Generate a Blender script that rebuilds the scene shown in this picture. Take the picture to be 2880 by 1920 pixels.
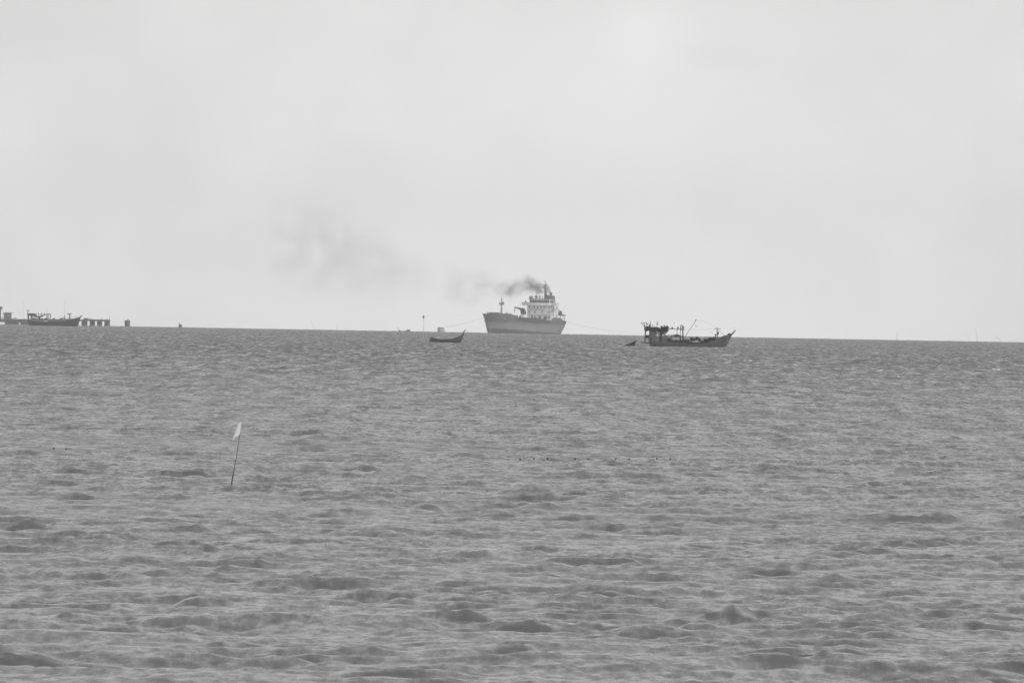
import bpy, bmesh, math, random
import numpy as np
from mathutils import Vector, Matrix

random.seed(7)
RNG = np.random.default_rng(11)
sc = bpy.context.scene
for o in list(bpy.data.objects):
    bpy.data.objects.remove(o)
C = sc.collection

# ------------------------------------------------------------------ camera
CAM_H = 4.0                       # eye height above the water
REARTH = 6.371e6                  # the sea surface follows the curve of the earth
FPX = 25000.0                     # focal length in pixels of the 2880 px wide photograph
PITCH = 50.5 / FPX
ROLL = math.radians(1.02)
cam_data = bpy.data.cameras.new("camera")
cam = bpy.data.objects.new("camera", cam_data)
C.objects.link(cam)
cam_data.sensor_width = 36.0
cam_data.lens = FPX / 2880 * 36.0
cam_data.clip_start = 0.5
cam_data.clip_end = 60000
CAM_R = Matrix.Rotation(math.radians(90) - PITCH, 3, 'X') @ Matrix.Rotation(ROLL, 3, 'Z')
cam.matrix_world = Matrix.Translation((0, 0, CAM_H)) @ CAM_R.to_4x4()
sc.camera = cam

# ------------------------------------------------------------------ sky and sun
SUN_EL, SUN_AZ = math.radians(52), math.radians(132)     # azimuth clockwise from the view direction (+Y)
SKY_STRENGTH = 0.1
world = bpy.data.worlds.new("World")
sc.world = world
world.use_nodes = True
wn, wl = world.node_tree.nodes, world.node_tree.links
wn.clear()
w_out = wn.new("ShaderNodeOutputWorld")
w_bg = wn.new("ShaderNodeBackground")
w_bg.inputs["Strength"].default_value = SKY_STRENGTH
sky = wn.new("ShaderNodeTexSky")
sky.sky_type = 'NISHITA'
sky.sun_disc = False
sky.sun_elevation = SUN_EL
sky.sun_rotation = SUN_AZ
sky.air_density = 1.0
sky.dust_density = 4.0
sky.altitude = 0
bw = wn.new("ShaderNodeRGBToBW")                      # a black and white photograph
wl.new(sky.outputs[0], bw.inputs[0])
# a high veil of thin cloud over the whole sky, with faint soft patches
tc = wn.new("ShaderNodeTexCoord")
mp = wn.new("ShaderNodeMapping")
mp.inputs["Scale"].default_value = (1.0, 1.0, 2.2)
wl.new(tc.outputs["Generated"], mp.inputs[0])
n1 = wn.new("ShaderNodeTexNoise")
n1.inputs["Scale"].default_value = 26.0
n1.inputs["Detail"].default_value = 5.0
n1.inputs["Roughness"].default_value = 0.42
wl.new(mp.outputs[0], n1.inputs["Vector"])
n2 = wn.new("ShaderNodeTexNoise")
n2.inputs["Scale"].default_value = 9.0
n2.inputs["Detail"].default_value = 2.0
wl.new(mp.outputs[0], n2.inputs["Vector"])
r1 = wn.new("ShaderNodeMapRange")
r1.inputs["From Min"].default_value = 0.25
r1.inputs["From Max"].default_value = 0.75
r1.inputs["To Min"].default_value = 0.962
r1.inputs["To Max"].default_value = 1.038
wl.new(n1.outputs["Fac"], r1.inputs["Value"])
r2 = wn.new("ShaderNodeMapRange")
r2.inputs["From Min"].default_value = 0.25
r2.inputs["From Max"].default_value = 0.75
r2.inputs["To Min"].default_value = 0.97
r2.inputs["To Max"].default_value = 1.03
wl.new(n2.outputs["Fac"], r2.inputs["Value"])
mm = wn.new("ShaderNodeMath"); mm.operation = 'MULTIPLY'
wl.new(r1.outputs[0], mm.inputs[0]); wl.new(r2.outputs[0], mm.inputs[1])
veil = wn.new("ShaderNodeMath"); veil.operation = 'MULTIPLY'
VEIL = 7.95                                            # brightness of the cloud veil, sky units
veil.inputs[1].default_value = VEIL
def soft_patch(px, py, size_deg, gain, prev, sq=1.0):
    """a thinner, paler place in the veil round one direction"""
    d = CAM_R @ Vector((px - 1440, -(py - 960), -FPX)); d.normalize()
    sb = wn.new("ShaderNodeVectorMath"); sb.operation = 'SUBTRACT'; sb.inputs[1].default_value = d
    wv = wn.new("ShaderNodeTexNoise"); wv.inputs["Scale"].default_value = 60.0; wv.inputs["Detail"].default_value = 3
    wl.new(tc.outputs["Generated"], wv.inputs["Vector"])
    wsub = wn.new("ShaderNodeVectorMath"); wsub.operation = 'SUBTRACT'; wsub.inputs[1].default_value = (.5, .5, .5)
    wl.new(wv.outputs["Color"], wsub.inputs[0])
    wsc = wn.new("ShaderNodeVectorMath"); wsc.operation = 'SCALE'; wsc.inputs["Scale"].default_value = math.radians(size_deg) * 1.1
    wl.new(wsub.outputs[0], wsc.inputs[0])
    ad = wn.new("ShaderNodeVectorMath"); ad.operation = 'ADD'; wl.new(tc.outputs["Generated"], sb.inputs[0])
    wl.new(sb.outputs[0], ad.inputs[0]); wl.new(wsc.outputs[0], ad.inputs[1])
    st = wn.new("ShaderNodeVectorMath"); st.operation = 'MULTIPLY'; st.inputs[1].default_value = (1, 1, sq); wl.new(ad.outputs[0], st.inputs[0])
    ln = wn.new("ShaderNodeVectorMath"); ln.operation = 'LENGTH'; wl.new(st.outputs[0], ln.inputs[0])
    mr = wn.new("ShaderNodeMapRange"); mr.interpolation_type = 'SMOOTHERSTEP'
    mr.inputs["From Min"].default_value = math.radians(size_deg); mr.inputs["From Max"].default_value = 0.0
    mr.inputs["To Min"].default_value = 1.0; mr.inputs["To Max"].default_value = 1.0 + gain
    wl.new(ln.outputs["Value"], mr.inputs["Value"])
    m_ = wn.new("ShaderNodeMath"); m_.operation = 'MULTIPLY'; wl.new(prev, m_.inputs[0]); wl.new(mr.outputs[0], m_.inputs[1])
    return m_.outputs[0]
_v = soft_patch(1560, 850, 5.5, 0.12, mm.outputs[0])
_v = soft_patch(1810, 120, 0.5, 0.035, _v, 1.4)
_v = soft_patch(2020, 175, 0.5, -0.032, _v, 2.5)
_v = soft_patch(1120, 335, 0.35, 0.015, _v, 1.8)
_v = soft_patch(980, 345, 0.22, 0.015, _v, 1.8)
# the veil is paler low down, all round the horizon
_sz = wn.new("ShaderNodeSeparateXYZ"); wl.new(tc.outputs["Generated"], _sz.inputs[0])
_hz = wn.new("ShaderNodeMapRange"); _hz.interpolation_type = 'SMOOTHSTEP'
_hz.inputs["From Min"].default_value = 0.0; _hz.inputs["From Max"].default_value = 0.07
_hz.inputs["To Min"].default_value = 1.12; _hz.inputs["To Max"].default_value = 1.0
wl.new(_sz.outputs["Z"], _hz.inputs["Value"])
_hm = wn.new("ShaderNodeMath"); _hm.operation = 'MULTIPLY'
wl.new(_v, _hm.inputs[0]); wl.new(_hz.outputs[0], _hm.inputs[1])
wl.new(_hm.outputs[0], veil.inputs[0])
mixs = wn.new("ShaderNodeMix"); mixs.data_type = 'FLOAT'
mixs.inputs[0].default_value = 0.88
wl.new(bw.outputs[0], mixs.inputs[2]); wl.new(veil.outputs[0], mixs.inputs[3])
wl.new(mixs.outputs[0], w_bg.inputs["Color"])
wl.new(w_bg.outputs[0], w_out.inputs["Surface"])

sun_data = bpy.data.lights.new("sun", 'SUN')
sun_data.energy = 1.7
sun_data.angle = math.radians(11)
sun_data.color = (1.0, 1.0, 1.0)
sun = bpy.data.objects.new("sun", sun_data)
C.objects.link(sun)
sdir = Vector((math.sin(SUN_AZ) * math.cos(SUN_EL), math.cos(SUN_AZ) * math.cos(SUN_EL), math.sin(SUN_EL)))
sun.rotation_euler = sdir.to_track_quat('Z', 'Y').to_euler()
sun.location = (0, 0, 60)

vs = sc.view_settings
vs.view_transform = 'Standard'
vs.look = 'None'
vs.exposure = 0.0
vs.gamma = 1.0
vs.use_curve_mapping = False
sc.cycles.max_bounces = 6
sc.cycles.volume_bounces = 0
sc.cycles.transparent_max_bounces = 16
sc.cycles.use_denoising = True
sc.cycles.denoising_prefilter = 'ACCURATE'

# ------------------------------------------------------------------ helpers
def sea_z(d):
    return -d * d / (2 * REARTH)

def water_point(px, py, d):
    """ground point at distance d in the direction of photograph pixel (px, py)"""
    ray = CAM_R @ Vector((px - 1440, -(py - 960), -FPX))
    t = d / math.hypot(ray.x, ray.y)
    return Vector((ray.x * t, ray.y * t, sea_z(d)))

def air_point(px, py, d):
    ray = CAM_R @ Vector((px - 1440, -(py - 960), -FPX))
    t = d / math.hypot(ray.x, ray.y)
    return Vector((ray.x * t, ray.y * t, CAM_H + ray.z * t))

class Local:
    """turns photograph pixels into metres in the upright frame of a thing at distance d,
    anchored at its waterline point; broadside to the camera"""
    def __init__(self, px, py, d):
        self.o = air_point(px, py, d)
        self.loc = water_point(px, py, d)
        self.dz = self.loc.z
        self.d = d
    def __call__(self, px, py):
        p = air_point(px, py, self.d)
        return ((p - self.o).x, p.z - self.dz)
    def x(self, px, py=930):
        return self(px, py)[0]
    def z(self, px, py):
        return self(px, py)[1]

def grey_mat(name, v, rough=0.7, var=0.25, scale=1.2, bump=0.0, metallic=0.0, streak=False, spec=0.3):
    m = bpy.data.materials.new(name)
    m.use_nodes = True
    nt = m.node_tree
    b = nt.nodes["Principled BSDF"]
    b.inputs["Roughness"].default_value = rough
    b.inputs["Metallic"].default_value = metallic
    b.inputs["Specular IOR Level"].default_value = spec
    t = nt.nodes.new("ShaderNodeTexCoord")
    mpn = nt.nodes.new("ShaderNodeMapping")
    mpn.inputs["Scale"].default_value = (1, 1, 0.12) if streak else (1, 1, 1)
    n = nt.nodes.new("ShaderNodeTexNoise")
    n.inputs["Scale"].default_value = scale
    n.inputs["Detail"].default_value = 5
    n.inputs["Roughness"].default_value = 0.65
    nt.links.new(t.outputs["Object"], mpn.inputs[0])
    nt.links.new(mpn.outputs[0], n.inputs["Vector"])
    r = nt.nodes.new("ShaderNodeMapRange")
    r.inputs["From Min"].default_value = 0.3
    r.inputs["From Max"].default_value = 0.7
    r.inputs["To Min"].default_value = v * (1 - var)
    r.inputs["To Max"].default_value = v * (1 + var)
    nt.links.new(n.outputs["Fac"], r.inputs["Value"])
    nt.links.new(r.outputs[0], b.inputs["Base Color"])
    if bump:
        bp = nt.nodes.new("ShaderNodeBump")
        bp.inputs["Strength"].default_value = bump
        nt.links.new(n.outputs["Fac"], bp.inputs["Height"])
        nt.links.new(bp.outputs[0], b.inputs["Normal"])
    return m

def tag(o, label=None, cat=None, group=None, kind=None):
    if label: o["label"] = label
    if cat: o["category"] = cat
    if group: o["group"] = group
    if kind: o["kind"] = kind
    return o

def empty(name, loc, rotz=0.0):
    o = bpy.data.objects.new(name, None)
    o.empty_display_size = 0.5
    o.location = loc
    o.rotation_euler = (0, 0, rotz)
    C.objects.link(o)
    return o

def link(name, me, parent=None, mat=None, loc=None):
    o = bpy.data.objects.new(name, me)
    C.objects.link(o)
    if mat is not None and not me.materials:
        me.materials.append(mat)
    if parent is not None:
        o.parent = parent
    if loc is not None:
        o.location = loc
    return o

class MB:
    """collects simple shapes into one bmesh"""
    def __init__(self):
        self.bm = bmesh.new()
    def box(self, x0, x1, y0, y1, z0, z1, taper=1.0, bev=0.0):
        bm = self.bm
        cx, cy = (x0 + x1) / 2, (y0 + y1) / 2
        vsx = []
        for z, t in ((z0, 1.0), (z1, taper)):
            for x, y in ((x0, y0), (x1, y0), (x1, y1), (x0, y1)):
                vsx.append(bm.verts.new((cx + (x - cx) * t, cy + (y - cy) * t, z)))
        fs = []
        for f in ((3, 2, 1, 0), (4, 5, 6, 7), (0, 1, 5, 4), (1, 2, 6, 5), (2, 3, 7, 6), (3, 0, 4, 7)):
            fs.append(bm.faces.new([vsx[i] for i in f]))
        if bev:
            es = list({e for f in fs for e in f.edges})
            bmesh.ops.bevel(bm, geom=es, offset=bev, segments=2, affect='EDGES', profile=0.6)
        return self
    def prism(self, pts, y0, y1):
        """polygon in x,z extruded along y"""
        bm = self.bm
        a = [bm.verts.new((p[0], y0, p[1])) for p in pts]
        b = [bm.verts.new((p[0], y1, p[1])) for p in pts]
        n = len(pts)
        bm.faces.new(a); bm.faces.new(b[::-1])
        for i in range(n):
            bm.faces.new((a[i], b[i], b[(i + 1) % n], a[(i + 1) % n]))
        return self
    def tube(self, pts, r, n=8, r1=None):
        bm = self.bm
        pts = [Vector(p) for p in pts]
        rings = []
        m = len(pts)
        for i, p in enumerate(pts):
            a = pts[max(i - 1, 0)]; b = pts[min(i + 1, m - 1)]
            t = (b - a).normalized()
            u = t.cross(Vector((0, 0, 1)))
            if u.length < 1e-3: u = t.cross(Vector((1, 0, 0)))
            u.normalize(); v = t.cross(u)
            rr = r if r1 is None else r + (r1 - r) * i / (m - 1)
            rings.append([bm.verts.new(p + (u * math.cos(2 * math.pi * k / n) + v * math.sin(2 * math.pi * k / n)) * rr) for k in range(n)])
        for i in range(m - 1):
            for k in range(n):
                bm.faces.new((rings[i][k], rings[i][(k + 1) % n], rings[i + 1][(k + 1) % n], rings[i + 1][k]))
        bm.faces.new(rings[0][::-1]); bm.faces.new(rings[-1])
        return self
    def lathe(self, prof, cx=0, cy=0, n=16):
        """profile of (r, z) turned about the vertical axis"""
        bm = self.bm
        rings = [[bm.verts.new((cx + r * math.cos(2 * math.pi * k / n), cy + r * math.sin(2 * math.pi * k / n), z)) for k in range(n)] for r, z in prof]
        for i in range(len(prof) - 1):
            for k in range(n):
                bm.faces.new((rings[i][k], rings[i][(k + 1) % n], rings[i + 1][(k + 1) % n], rings[i + 1][k]))
        bm.faces.new(rings[0][::-1]); bm.faces.new(rings[-1])
        return self
    def blob(self, c, r, rough=0.2, sub=2, seed=0):
        rnd = random.Random(seed)
        g = bmesh.ops.create_icosphere(self.bm, subdivisions=sub, radius=1.0)
        for v in g["verts"]:
            k = 1 + rnd.uniform(-rough, rough)
            v.co = Vector((c[0] + v.co.x * r[0] * k, c[1] + v.co.y * r[1] * k, c[2] + v.co.z * r[2] * k))
        return self
    def build(self, name, mat, parent=None, smooth=False, loc=None):
        bmesh.ops.recalc_face_normals(self.bm, faces=self.bm.faces)
        me = bpy.data.meshes.new(name)
        self.bm.to_mesh(me)
        self.bm.free()
        if smooth:
            me.polygons.foreach_set("use_smooth", [True] * len(me.polygons))
        return link(name, me, parent, mat, loc)

def loft_hull(stations, nv=9, th=0.08, deck_v=0.82):
    """stations: (x_keel, z_keel, x_sheer, z_sheer, half_beam, fullness, centre_line_half) from stern to bow.
    returns bmesh holders (outer shell with inner lining and gunwale, deck)"""
    bm = bmesh.new()
    def pt(s, v, side, inset=0.0):
        xk, zk, xs, zs, hb, p = s[:6]
        rk = s[6] if len(s) > 6 else 1.0
        h = max(hb * (v ** p) - inset, 0.004)
        return (xk + (xs - xk) * v ** rk, side * h, zk + (zs - zk) * v)
    vv = [i / nv for i in range(nv + 1)]
    rows = []
    for s in stations:
        row = [bm.verts.new(pt(s, v, -1)) for v in reversed(vv[1:])]
        row.append(bm.verts.new((s[0], 0, s[1])))
        row += [bm.verts.new(pt(s, v, 1)) for v in vv[1:]]
        rows.append(row)
    for a, b in zip(rows[:-1], rows[1:]):
        for i in range(len(a) - 1):
            bm.faces.new((a[i], a[i + 1], b[i + 1], b[i]))
    bm.faces.new(rows[0]); 
    bm.faces.new(rows[-1][::-1])
    # inner lining down to the deck
    inner = []
    for s in stations:
        zt = 1.0
        inner.append(([bm.verts.new(pt(s, zt, sd, th)) for sd in (-1, 1)], [bm.verts.new(pt(s, deck_v, sd, th)) for sd in (-1, 1)]))
    for i in range(len(stations) - 1):
        for k, sd in ((0, 0), (1, -1)):
            bm.faces.new((rows[i][sd], rows[i + 1][sd], inner[i + 1][0][k], inner[i][0][k]))
            bm.faces.new((inner[i][0][k], inner[i + 1][0][k], inner[i + 1][1][k], inner[i][1][k]))
        bm.faces.new((inner[i][1][0], inner[i + 1][1][0], inner[i + 1][1][1], inner[i][1][1]))
    h = MB(); h.bm.free(); h.bm = bm
    return h
# ------------------------------------------------------------------ sea
NW = 96
_lam = np.concatenate([np.geomspace(16.0, 7.0, 8), np.geomspace(6.6, 2.2, 24), np.geomspace(2.1, 0.26, 64)])
_k = 2 * np.pi / _lam
_th = np.empty(NW)
_spread = np.where(_lam > 6.8, 0.3, np.where(_lam > 2.15, 0.75, 0.9))
_th = RNG.normal(0.18, 1.0, NW) * _spread                    # travel direction off -Y
_kx, _ky = _k * np.sin(_th), -_k * np.cos(_th)
_slope = np.where(_lam > 6.8, 0.0046, np.where(_lam > 2.15, 0.0112, 0.0190)) * RNG.uniform(0.6, 1.35, NW)
_amp = _slope * 1.35 / _k
_ph = RNG.uniform(0, 2 * np.pi, NW)

def sea_surface(x, y, spacing, grow=1.0):
    """wave displacement (dx, dy, dz) at rest positions; waves finer than the local grid fade out"""
    dx = np.zeros_like(x); dy = np.zeros_like(x); dz = np.zeros_like(x)
    # slow groups of higher and lower waves
    g = 1.0 + 0.20 * np.sin(x * 0.055 + y * 0.021 + 1.1) * np.sin(y * 0.047 - x * 0.013 + 0.4) + 0.22 * np.sin(x * 0.31 + y * 0.11) * np.sin(y * 0.19 - x * 0.07 + 2.0)
    # gusts: short waves come in ragged patches, steep in one place and faint in the next
    f = np.zeros_like(x)
    for kx, ky, ph in ((.9, .21, 0.3), (-.7, .33, 1.9), (1.9, .5, 4.0), (-2.3, .37, .7), (.33, .09, 2.2), (3.7, -.8, 5.1), (.5, -.6, 3.3)):
        f += np.sin(kx * x + ky * y + ph + 0.8 * np.sin(.41 * y * .7 + kx * x * .37))
    gs = np.clip(1.0 + 0.30 * f, 0.25, 2.1)
    xw = x + 0.28 * np.sin(1.1 * y + 0.7 * x + 1.0) + 0.10 * np.sin(2.9 * y - 1.7 * x)
    yw = y + 0.35 * np.sin(0.9 * x - 0.35 * y + 2.0) + 0.12 * np.sin(2.6 * x + 0.8 * y)
    for i in range(NW):
        w = np.clip((_lam[i] / np.maximum(spacing, 1e-3) - 0.5) / 1.5, 0.0, 1.0)
        if _lam[i] > 2.15: w = np.maximum(w, 0.75)
        a = _amp[i] * w * grow * (g if _lam[i] > 3.0 else gs)
        ph = _kx[i] * (xw if _lam[i] < 3.0 else x) + _ky[i] * (yw if _lam[i] < 3.0 else y) + _ph[i]
        s, c = np.sin(ph), np.cos(ph)
        dz += a * c
        q = 0.5 * a / _k[i]
        dx -= q * _kx[i] * s
        dy -= q * _ky[i] * s
    return dx, dy, dz

def build_sea():
    az = np.concatenate([
        -np.radians(np.linspace(180, 14, 18, endpoint=False)),
        -np.radians(np.linspace(14, 4.0, 64, endpoint=False)),
        np.radians(np.linspace(-4.0, 4.0, 560)),
        np.radians(np.linspace(14, 4.0, 64, endpoint=False))[::-1],
        np.radians(np.linspace(180, 14, 18, endpoint=False))[::-1]])
    rr = [4.0]
    while rr[-1] < 90: rr.append(rr[-1] * 1.045 + 0.2)
    rr = rr[:-1] + [90.0]
    while rr[-1] < 8600: rr.append(rr[-1] + 0.195 * (rr[-1] / 100) ** 1.1)
    r = np.array(rr)
    R, A = np.meshgrid(r, az, indexing='ij')
    dA = np.gradient(az)
    dR = np.gradient(r)
    X, Y = R * np.sin(A), R * np.cos(A)
    col = np.abs(R * dA[None, :])
    spacing = np.maximum(col, dR[:, None] * 0.28)
    Xf = X.ravel(); Yf = Y.ravel()
    offshore = 1.0 + 2.6 * np.clip((np.hypot(Xf, Yf) - 2600) / 4000, 0, 1)      # the waves are bigger offshore
    dx, dy, dz = sea_surface(Xf, Yf, spacing.ravel(), offshore)
    edge = np.clip((4.0 - 0) / np.maximum(spacing.ravel(), 4.0), 0, 1)
    keep = np.where(col.ravel() > 4.0, edge, 1.0)
    co = np.empty((Xf.size, 3), np.float32)
    co[:, 0] = Xf + dx * keep
    co[:, 1] = Yf + dy * keep
    co[:, 2] = dz * keep - (Xf ** 2 + Yf ** 2) / (2 * REARTH)
    nr, na = R.shape
    idx = np.arange(nr * na, dtype=np.int32).reshape(nr, na)
    q = np.stack([idx[:-1, :-1], idx[:-1, 1:], idx[1:, 1:], idx[1:, :-1]], -1).reshape(-1, 4)[:, ::-1]
    me = bpy.data.meshes.new("sea")
    me.vertices.add(len(co)); me.vertices.foreach_set("co", co.ravel())
    me.loops.add(q.size); me.loops.foreach_set("vertex_index", np.ascontiguousarray(q).ravel())
    me.polygons.add(len(q))
    me.polygons.foreach_set("loop_start", np.arange(0, q.size, 4, dtype=np.int32))
    me.polygons.foreach_set("use_smooth", np.ones(len(q), bool))
    me.update(calc_edges=True)
    at = me.attributes.new("ripple_fill", 'FLOAT', 'POINT')
    at.data.foreach_set("value", np.clip(np.maximum(col, dR[:, None] * 0.8).ravel() / 2.2, 0, 1).astype(np.float32))
    print("sea quads", len(q), "rows", nr, "cols", na)
    m = bpy.data.materials.new("sea_water")
    m.use_nodes = True
    nt = m.node_tree; N = nt.nodes; L = nt.links
    b = N["Principled BSDF"]
    b.inputs["Base Color"].default_value = (0.068, 0.068, 0.068, 1)     # silty coastal water
    b.inputs["Roughness"].default_value = 0.17
    b.inputs["IOR"].default_value = 1.33
    b.inputs["Specular IOR Level"].default_value = 0.5
    geo = N.new("ShaderNodeNewGeometry")
    def noise_vec(sx, sy, scale, detail, rough):
        mp = N.new("ShaderNodeMapping"); mp.inputs["Scale"].default_value = (sx, sy, 0.4)
        mp.inputs["Rotation"].default_value = (0, 0, 0.12)
        n = N.new("ShaderNodeTexNoise")
        n.inputs["Scale"].default_value = scale; n.inputs["Detail"].default_value = detail; n.inputs["Roughness"].default_value = rough
        L.new(geo.outputs["Position"], mp.inputs[0]); L.new(mp.outputs[0], n.inputs["Vector"])
        s = N.new("ShaderNodeVectorMath"); s.operation = 'SUBTRACT'; s.inputs[1].default_value = (0.5, 0.5, 0.5)
        L.new(n.outputs["Color"], s.inputs[0])
        return s.outputs[0]
    def mul(v, sock_or_val):
        m_ = N.new("ShaderNodeVectorMath"); m_.operation = 'SCALE'
        L.new(v, m_.inputs[0])
        if isinstance(sock_or_val, (int, float)): m_.inputs["Scale"].default_value = sock_or_val
        else: L.new(sock_or_val, m_.inputs["Scale"])
        return m_.outputs[0]
    def add(a, c):
        m_ = N.new("ShaderNodeVectorMath"); m_.operation = 'ADD'
        L.new(a, m_.inputs[0]); L.new(c, m_.inputs[1]); return m_.outputs[0]
    at_n = N.new("ShaderNodeAttribute"); at_n.attribute_name = "ripple_fill"
    fine = mul(noise_vec(1.0, 0.3, 5.2, 5, 0.70), 0.72)         # ripples of 5 to 40 cm
    mid = noise_vec(0.8, 1.0, 0.75, 3, 0.6)
    fillr = N.new("ShaderNodeMapRange"); fillr.inputs["To Min"].default_value = 0.12; fillr.inputs["To Max"].default_value = 0.75
    L.new(at_n.outputs["Fac"], fillr.inputs["Value"])
    mid = mul(mid, fillr.outputs[0])
    big = noise_vec(1.0, 0.045, 1.1, 4, 0.62)                   # wave fronts seen one behind the other far out
    fillb = N.new("ShaderNodeMapRange"); fillb.inputs["To Min"].default_value = 0.0; fillb.inputs["To Max"].default_value = 1.2
    L.new(at_n.outputs["Fac"], fillb.inputs["Value"])
    big = mul(big, fillb.outputs[0])
    # wind patches: rougher and smoother areas tens of metres across
    wp = N.new("ShaderNodeTexNoise"); wp.inputs["Scale"].default_value = 0.03; wp.inputs["Detail"].default_value = 4
    L.new(geo.outputs["Position"], wp.inputs["Vector"])
    wr = N.new("ShaderNodeMapRange"); wr.inputs["From Min"].default_value = 0.3; wr.inputs["From Max"].default_value = 0.7
    wr.inputs["To Min"].default_value = 0.6; wr.inputs["To Max"].default_value = 1.35
    L.new(wp.outputs["Fac"], wr.inputs["Value"])
    tot = mul(add(add(fine, mid), big), wr.outputs[0])
    flat = N.new("ShaderNodeVectorMath"); flat.operation = 'MULTIPLY'; flat.inputs[1].default_value = (1, 1, 0)
    L.new(tot, flat.inputs[0])
    shade_tilt = N.new("ShaderNodeVectorMath"); shade_tilt.operation = 'SCALE'; shade_tilt.inputs[0].default_value = (0, -1, 0)
    shade_tilt_r = N.new("ShaderNodeMapRange"); shade_tilt_r.inputs["To Min"].default_value = 0.075; shade_tilt_r.inputs["To Max"].default_value = 0.28
    L.new(at_n.outputs["Fac"], shade_tilt_r.inputs["Value"]); L.new(shade_tilt_r.outputs[0], shade_tilt.inputs["Scale"])   # normals tilted shoreward so the water shades darker, most far out
    nn = add(add(geo.outputs["Normal"], flat.outputs[0]), shade_tilt.outputs[0])
    nz = N.new("ShaderNodeVectorMath"); nz.operation = 'NORMALIZE'; L.new(nn, nz.inputs[0])
    L.new(nz.outputs[0], b.inputs["Normal"])
    o = link("sea", me, None, m)
    tag(o, "grey choppy sea reaching to the tilted horizon", None, None, "structure")
    return o
build_sea()

# ------------------------------------------------------------------ air
def build_haze():
    h = MB().box(-8800, 8800, -8800, 8800, -8.0, 128.0)
    m = bpy.data.materials.new("haze_air"); m.use_nodes = True
    nt = m.node_tree
    nt.nodes.remove(nt.nodes["Principled BSDF"])
    v = nt.nodes.new("ShaderNodeVolumePrincipled")
    v.inputs["Color"].default_value = (1.0, 1.0, 1.0, 1)
    v.inputs["Density"].default_value = HAZE_DENSITY
    v.inputs["Anisotropy"].default_value = 0.0
    nt.links.new(v.outputs[0], nt.nodes["Material Output"].inputs["Volume"])
    o = h.build("haze", m)
    tag(o, "thin pale haze over the whole sea", None, None, "stuff")
HAZE_DENSITY = 5.5e-5
build_haze()
# ------------------------------------------------------------------ materials of the things
M_HULL_DARK = grey_mat("tarred_wood", 0.03, 0.7, 0.35, 1.3, 0.2, streak=True)
M_HULL_MID = grey_mat("weathered_hull_paint", 0.16, 0.6, 0.3, 0.9, 0.2, streak=True)
M_WOOD_DARK = grey_mat("dark_timber", 0.035, 0.8, 0.4, 2.0, 0.2)
M_WOOD = grey_mat("grey_timber", 0.10, 0.8, 0.35, 1.5, 0.2)
M_CABIN = grey_mat("faded_white_paint", 0.62, 0.6, 0.2, 0.8, 0.1, streak=True)
M_CABIN_LOW = grey_mat("faded_grey_paint", 0.13, 0.6, 0.25, 0.9, 0.1, streak=True)
M_NET = grey_mat("dark_netting", 0.03, 0.95, 0.5, 5.0, 0.6)
M_TARP = grey_mat("pale_tarpaulin", 0.35, 0.8, 0.2, 1.0, 0.2)
M_METAL = grey_mat("dull_metal", 0.08, 0.5, 0.3, 2.0, 0.0)
M_ROPE = grey_mat("rope", 0.10, 0.9, 0.2, 3.0)
M_ROPE_FAR = grey_mat("pale_rope", 0.30, 0.9, 0.2, 3.0)
M_GLASS = grey_mat("dark_window_glass", 0.02, 0.15, 0.2, 1.0, spec=0.6)
M_LAMP = grey_mat("lamp_reflector", 0.06, 0.45, 0.3, 2.0)
M_SHIP_WHITE = grey_mat("ship_white_paint", 0.8, 0.5, 0.12, 0.25, 0.0, streak=True)
M_SHIP_GREY = grey_mat("ship_pale_grey_paint", 0.36, 0.55, 0.2, 0.3)
M_SHIP_DECK = grey_mat("ship_deck_paint", 0.09, 0.7, 0.3, 0.4)
M_SHIP_BULWARK = grey_mat("ship_dark_edge", 0.06, 0.6, 0.25, 0.5, streak=True)
M_FUNNEL = grey_mat("funnel_paint", 0.10, 0.5, 0.2, 0.4)
M_CONCRETE = grey_mat("weathered_concrete", 0.09, 0.9, 0.4, 0.35, 0.2, streak=True)
M_CONCRETE_DARK = grey_mat("wet_concrete", 0.06, 0.9, 0.4, 0.35, 0.2, streak=True)
M_FLAG = grey_mat("white_plastic_flag", 0.88, 0.7, 0.06, 6.0)
M_BAMBOO = grey_mat("weathered_bamboo", 0.14, 0.8, 0.35, 6.0)
M_BAMBOO_WET = grey_mat("wet_bamboo", 0.03, 0.5, 0.3, 6.0)
M_FLOAT = grey_mat("dark_net_float", 0.08, 0.5, 0.3, 6.0)
M_FOAM = grey_mat("sea_foam", 0.85, 0.9, 0.1, 4.0)
M_BIRD = grey_mat("bird_plumage", 0.18, 0.9, 0.3, 8.0)
M_BUOY = grey_mat("mooring_buoy_paint", 0.45, 0.6, 0.2, 0.8, streak=True)
M_CANOE = grey_mat("old_dark_boat_paint", 0.11, 0.6, 0.35, 1.2, 0.2, streak=True)
# ------------------------------------------------------------------ the tanker
SHIP_D = 6000.0
SHIP_T = math.radians(25.0)                     # angle between her heading and the line to the camera

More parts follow.
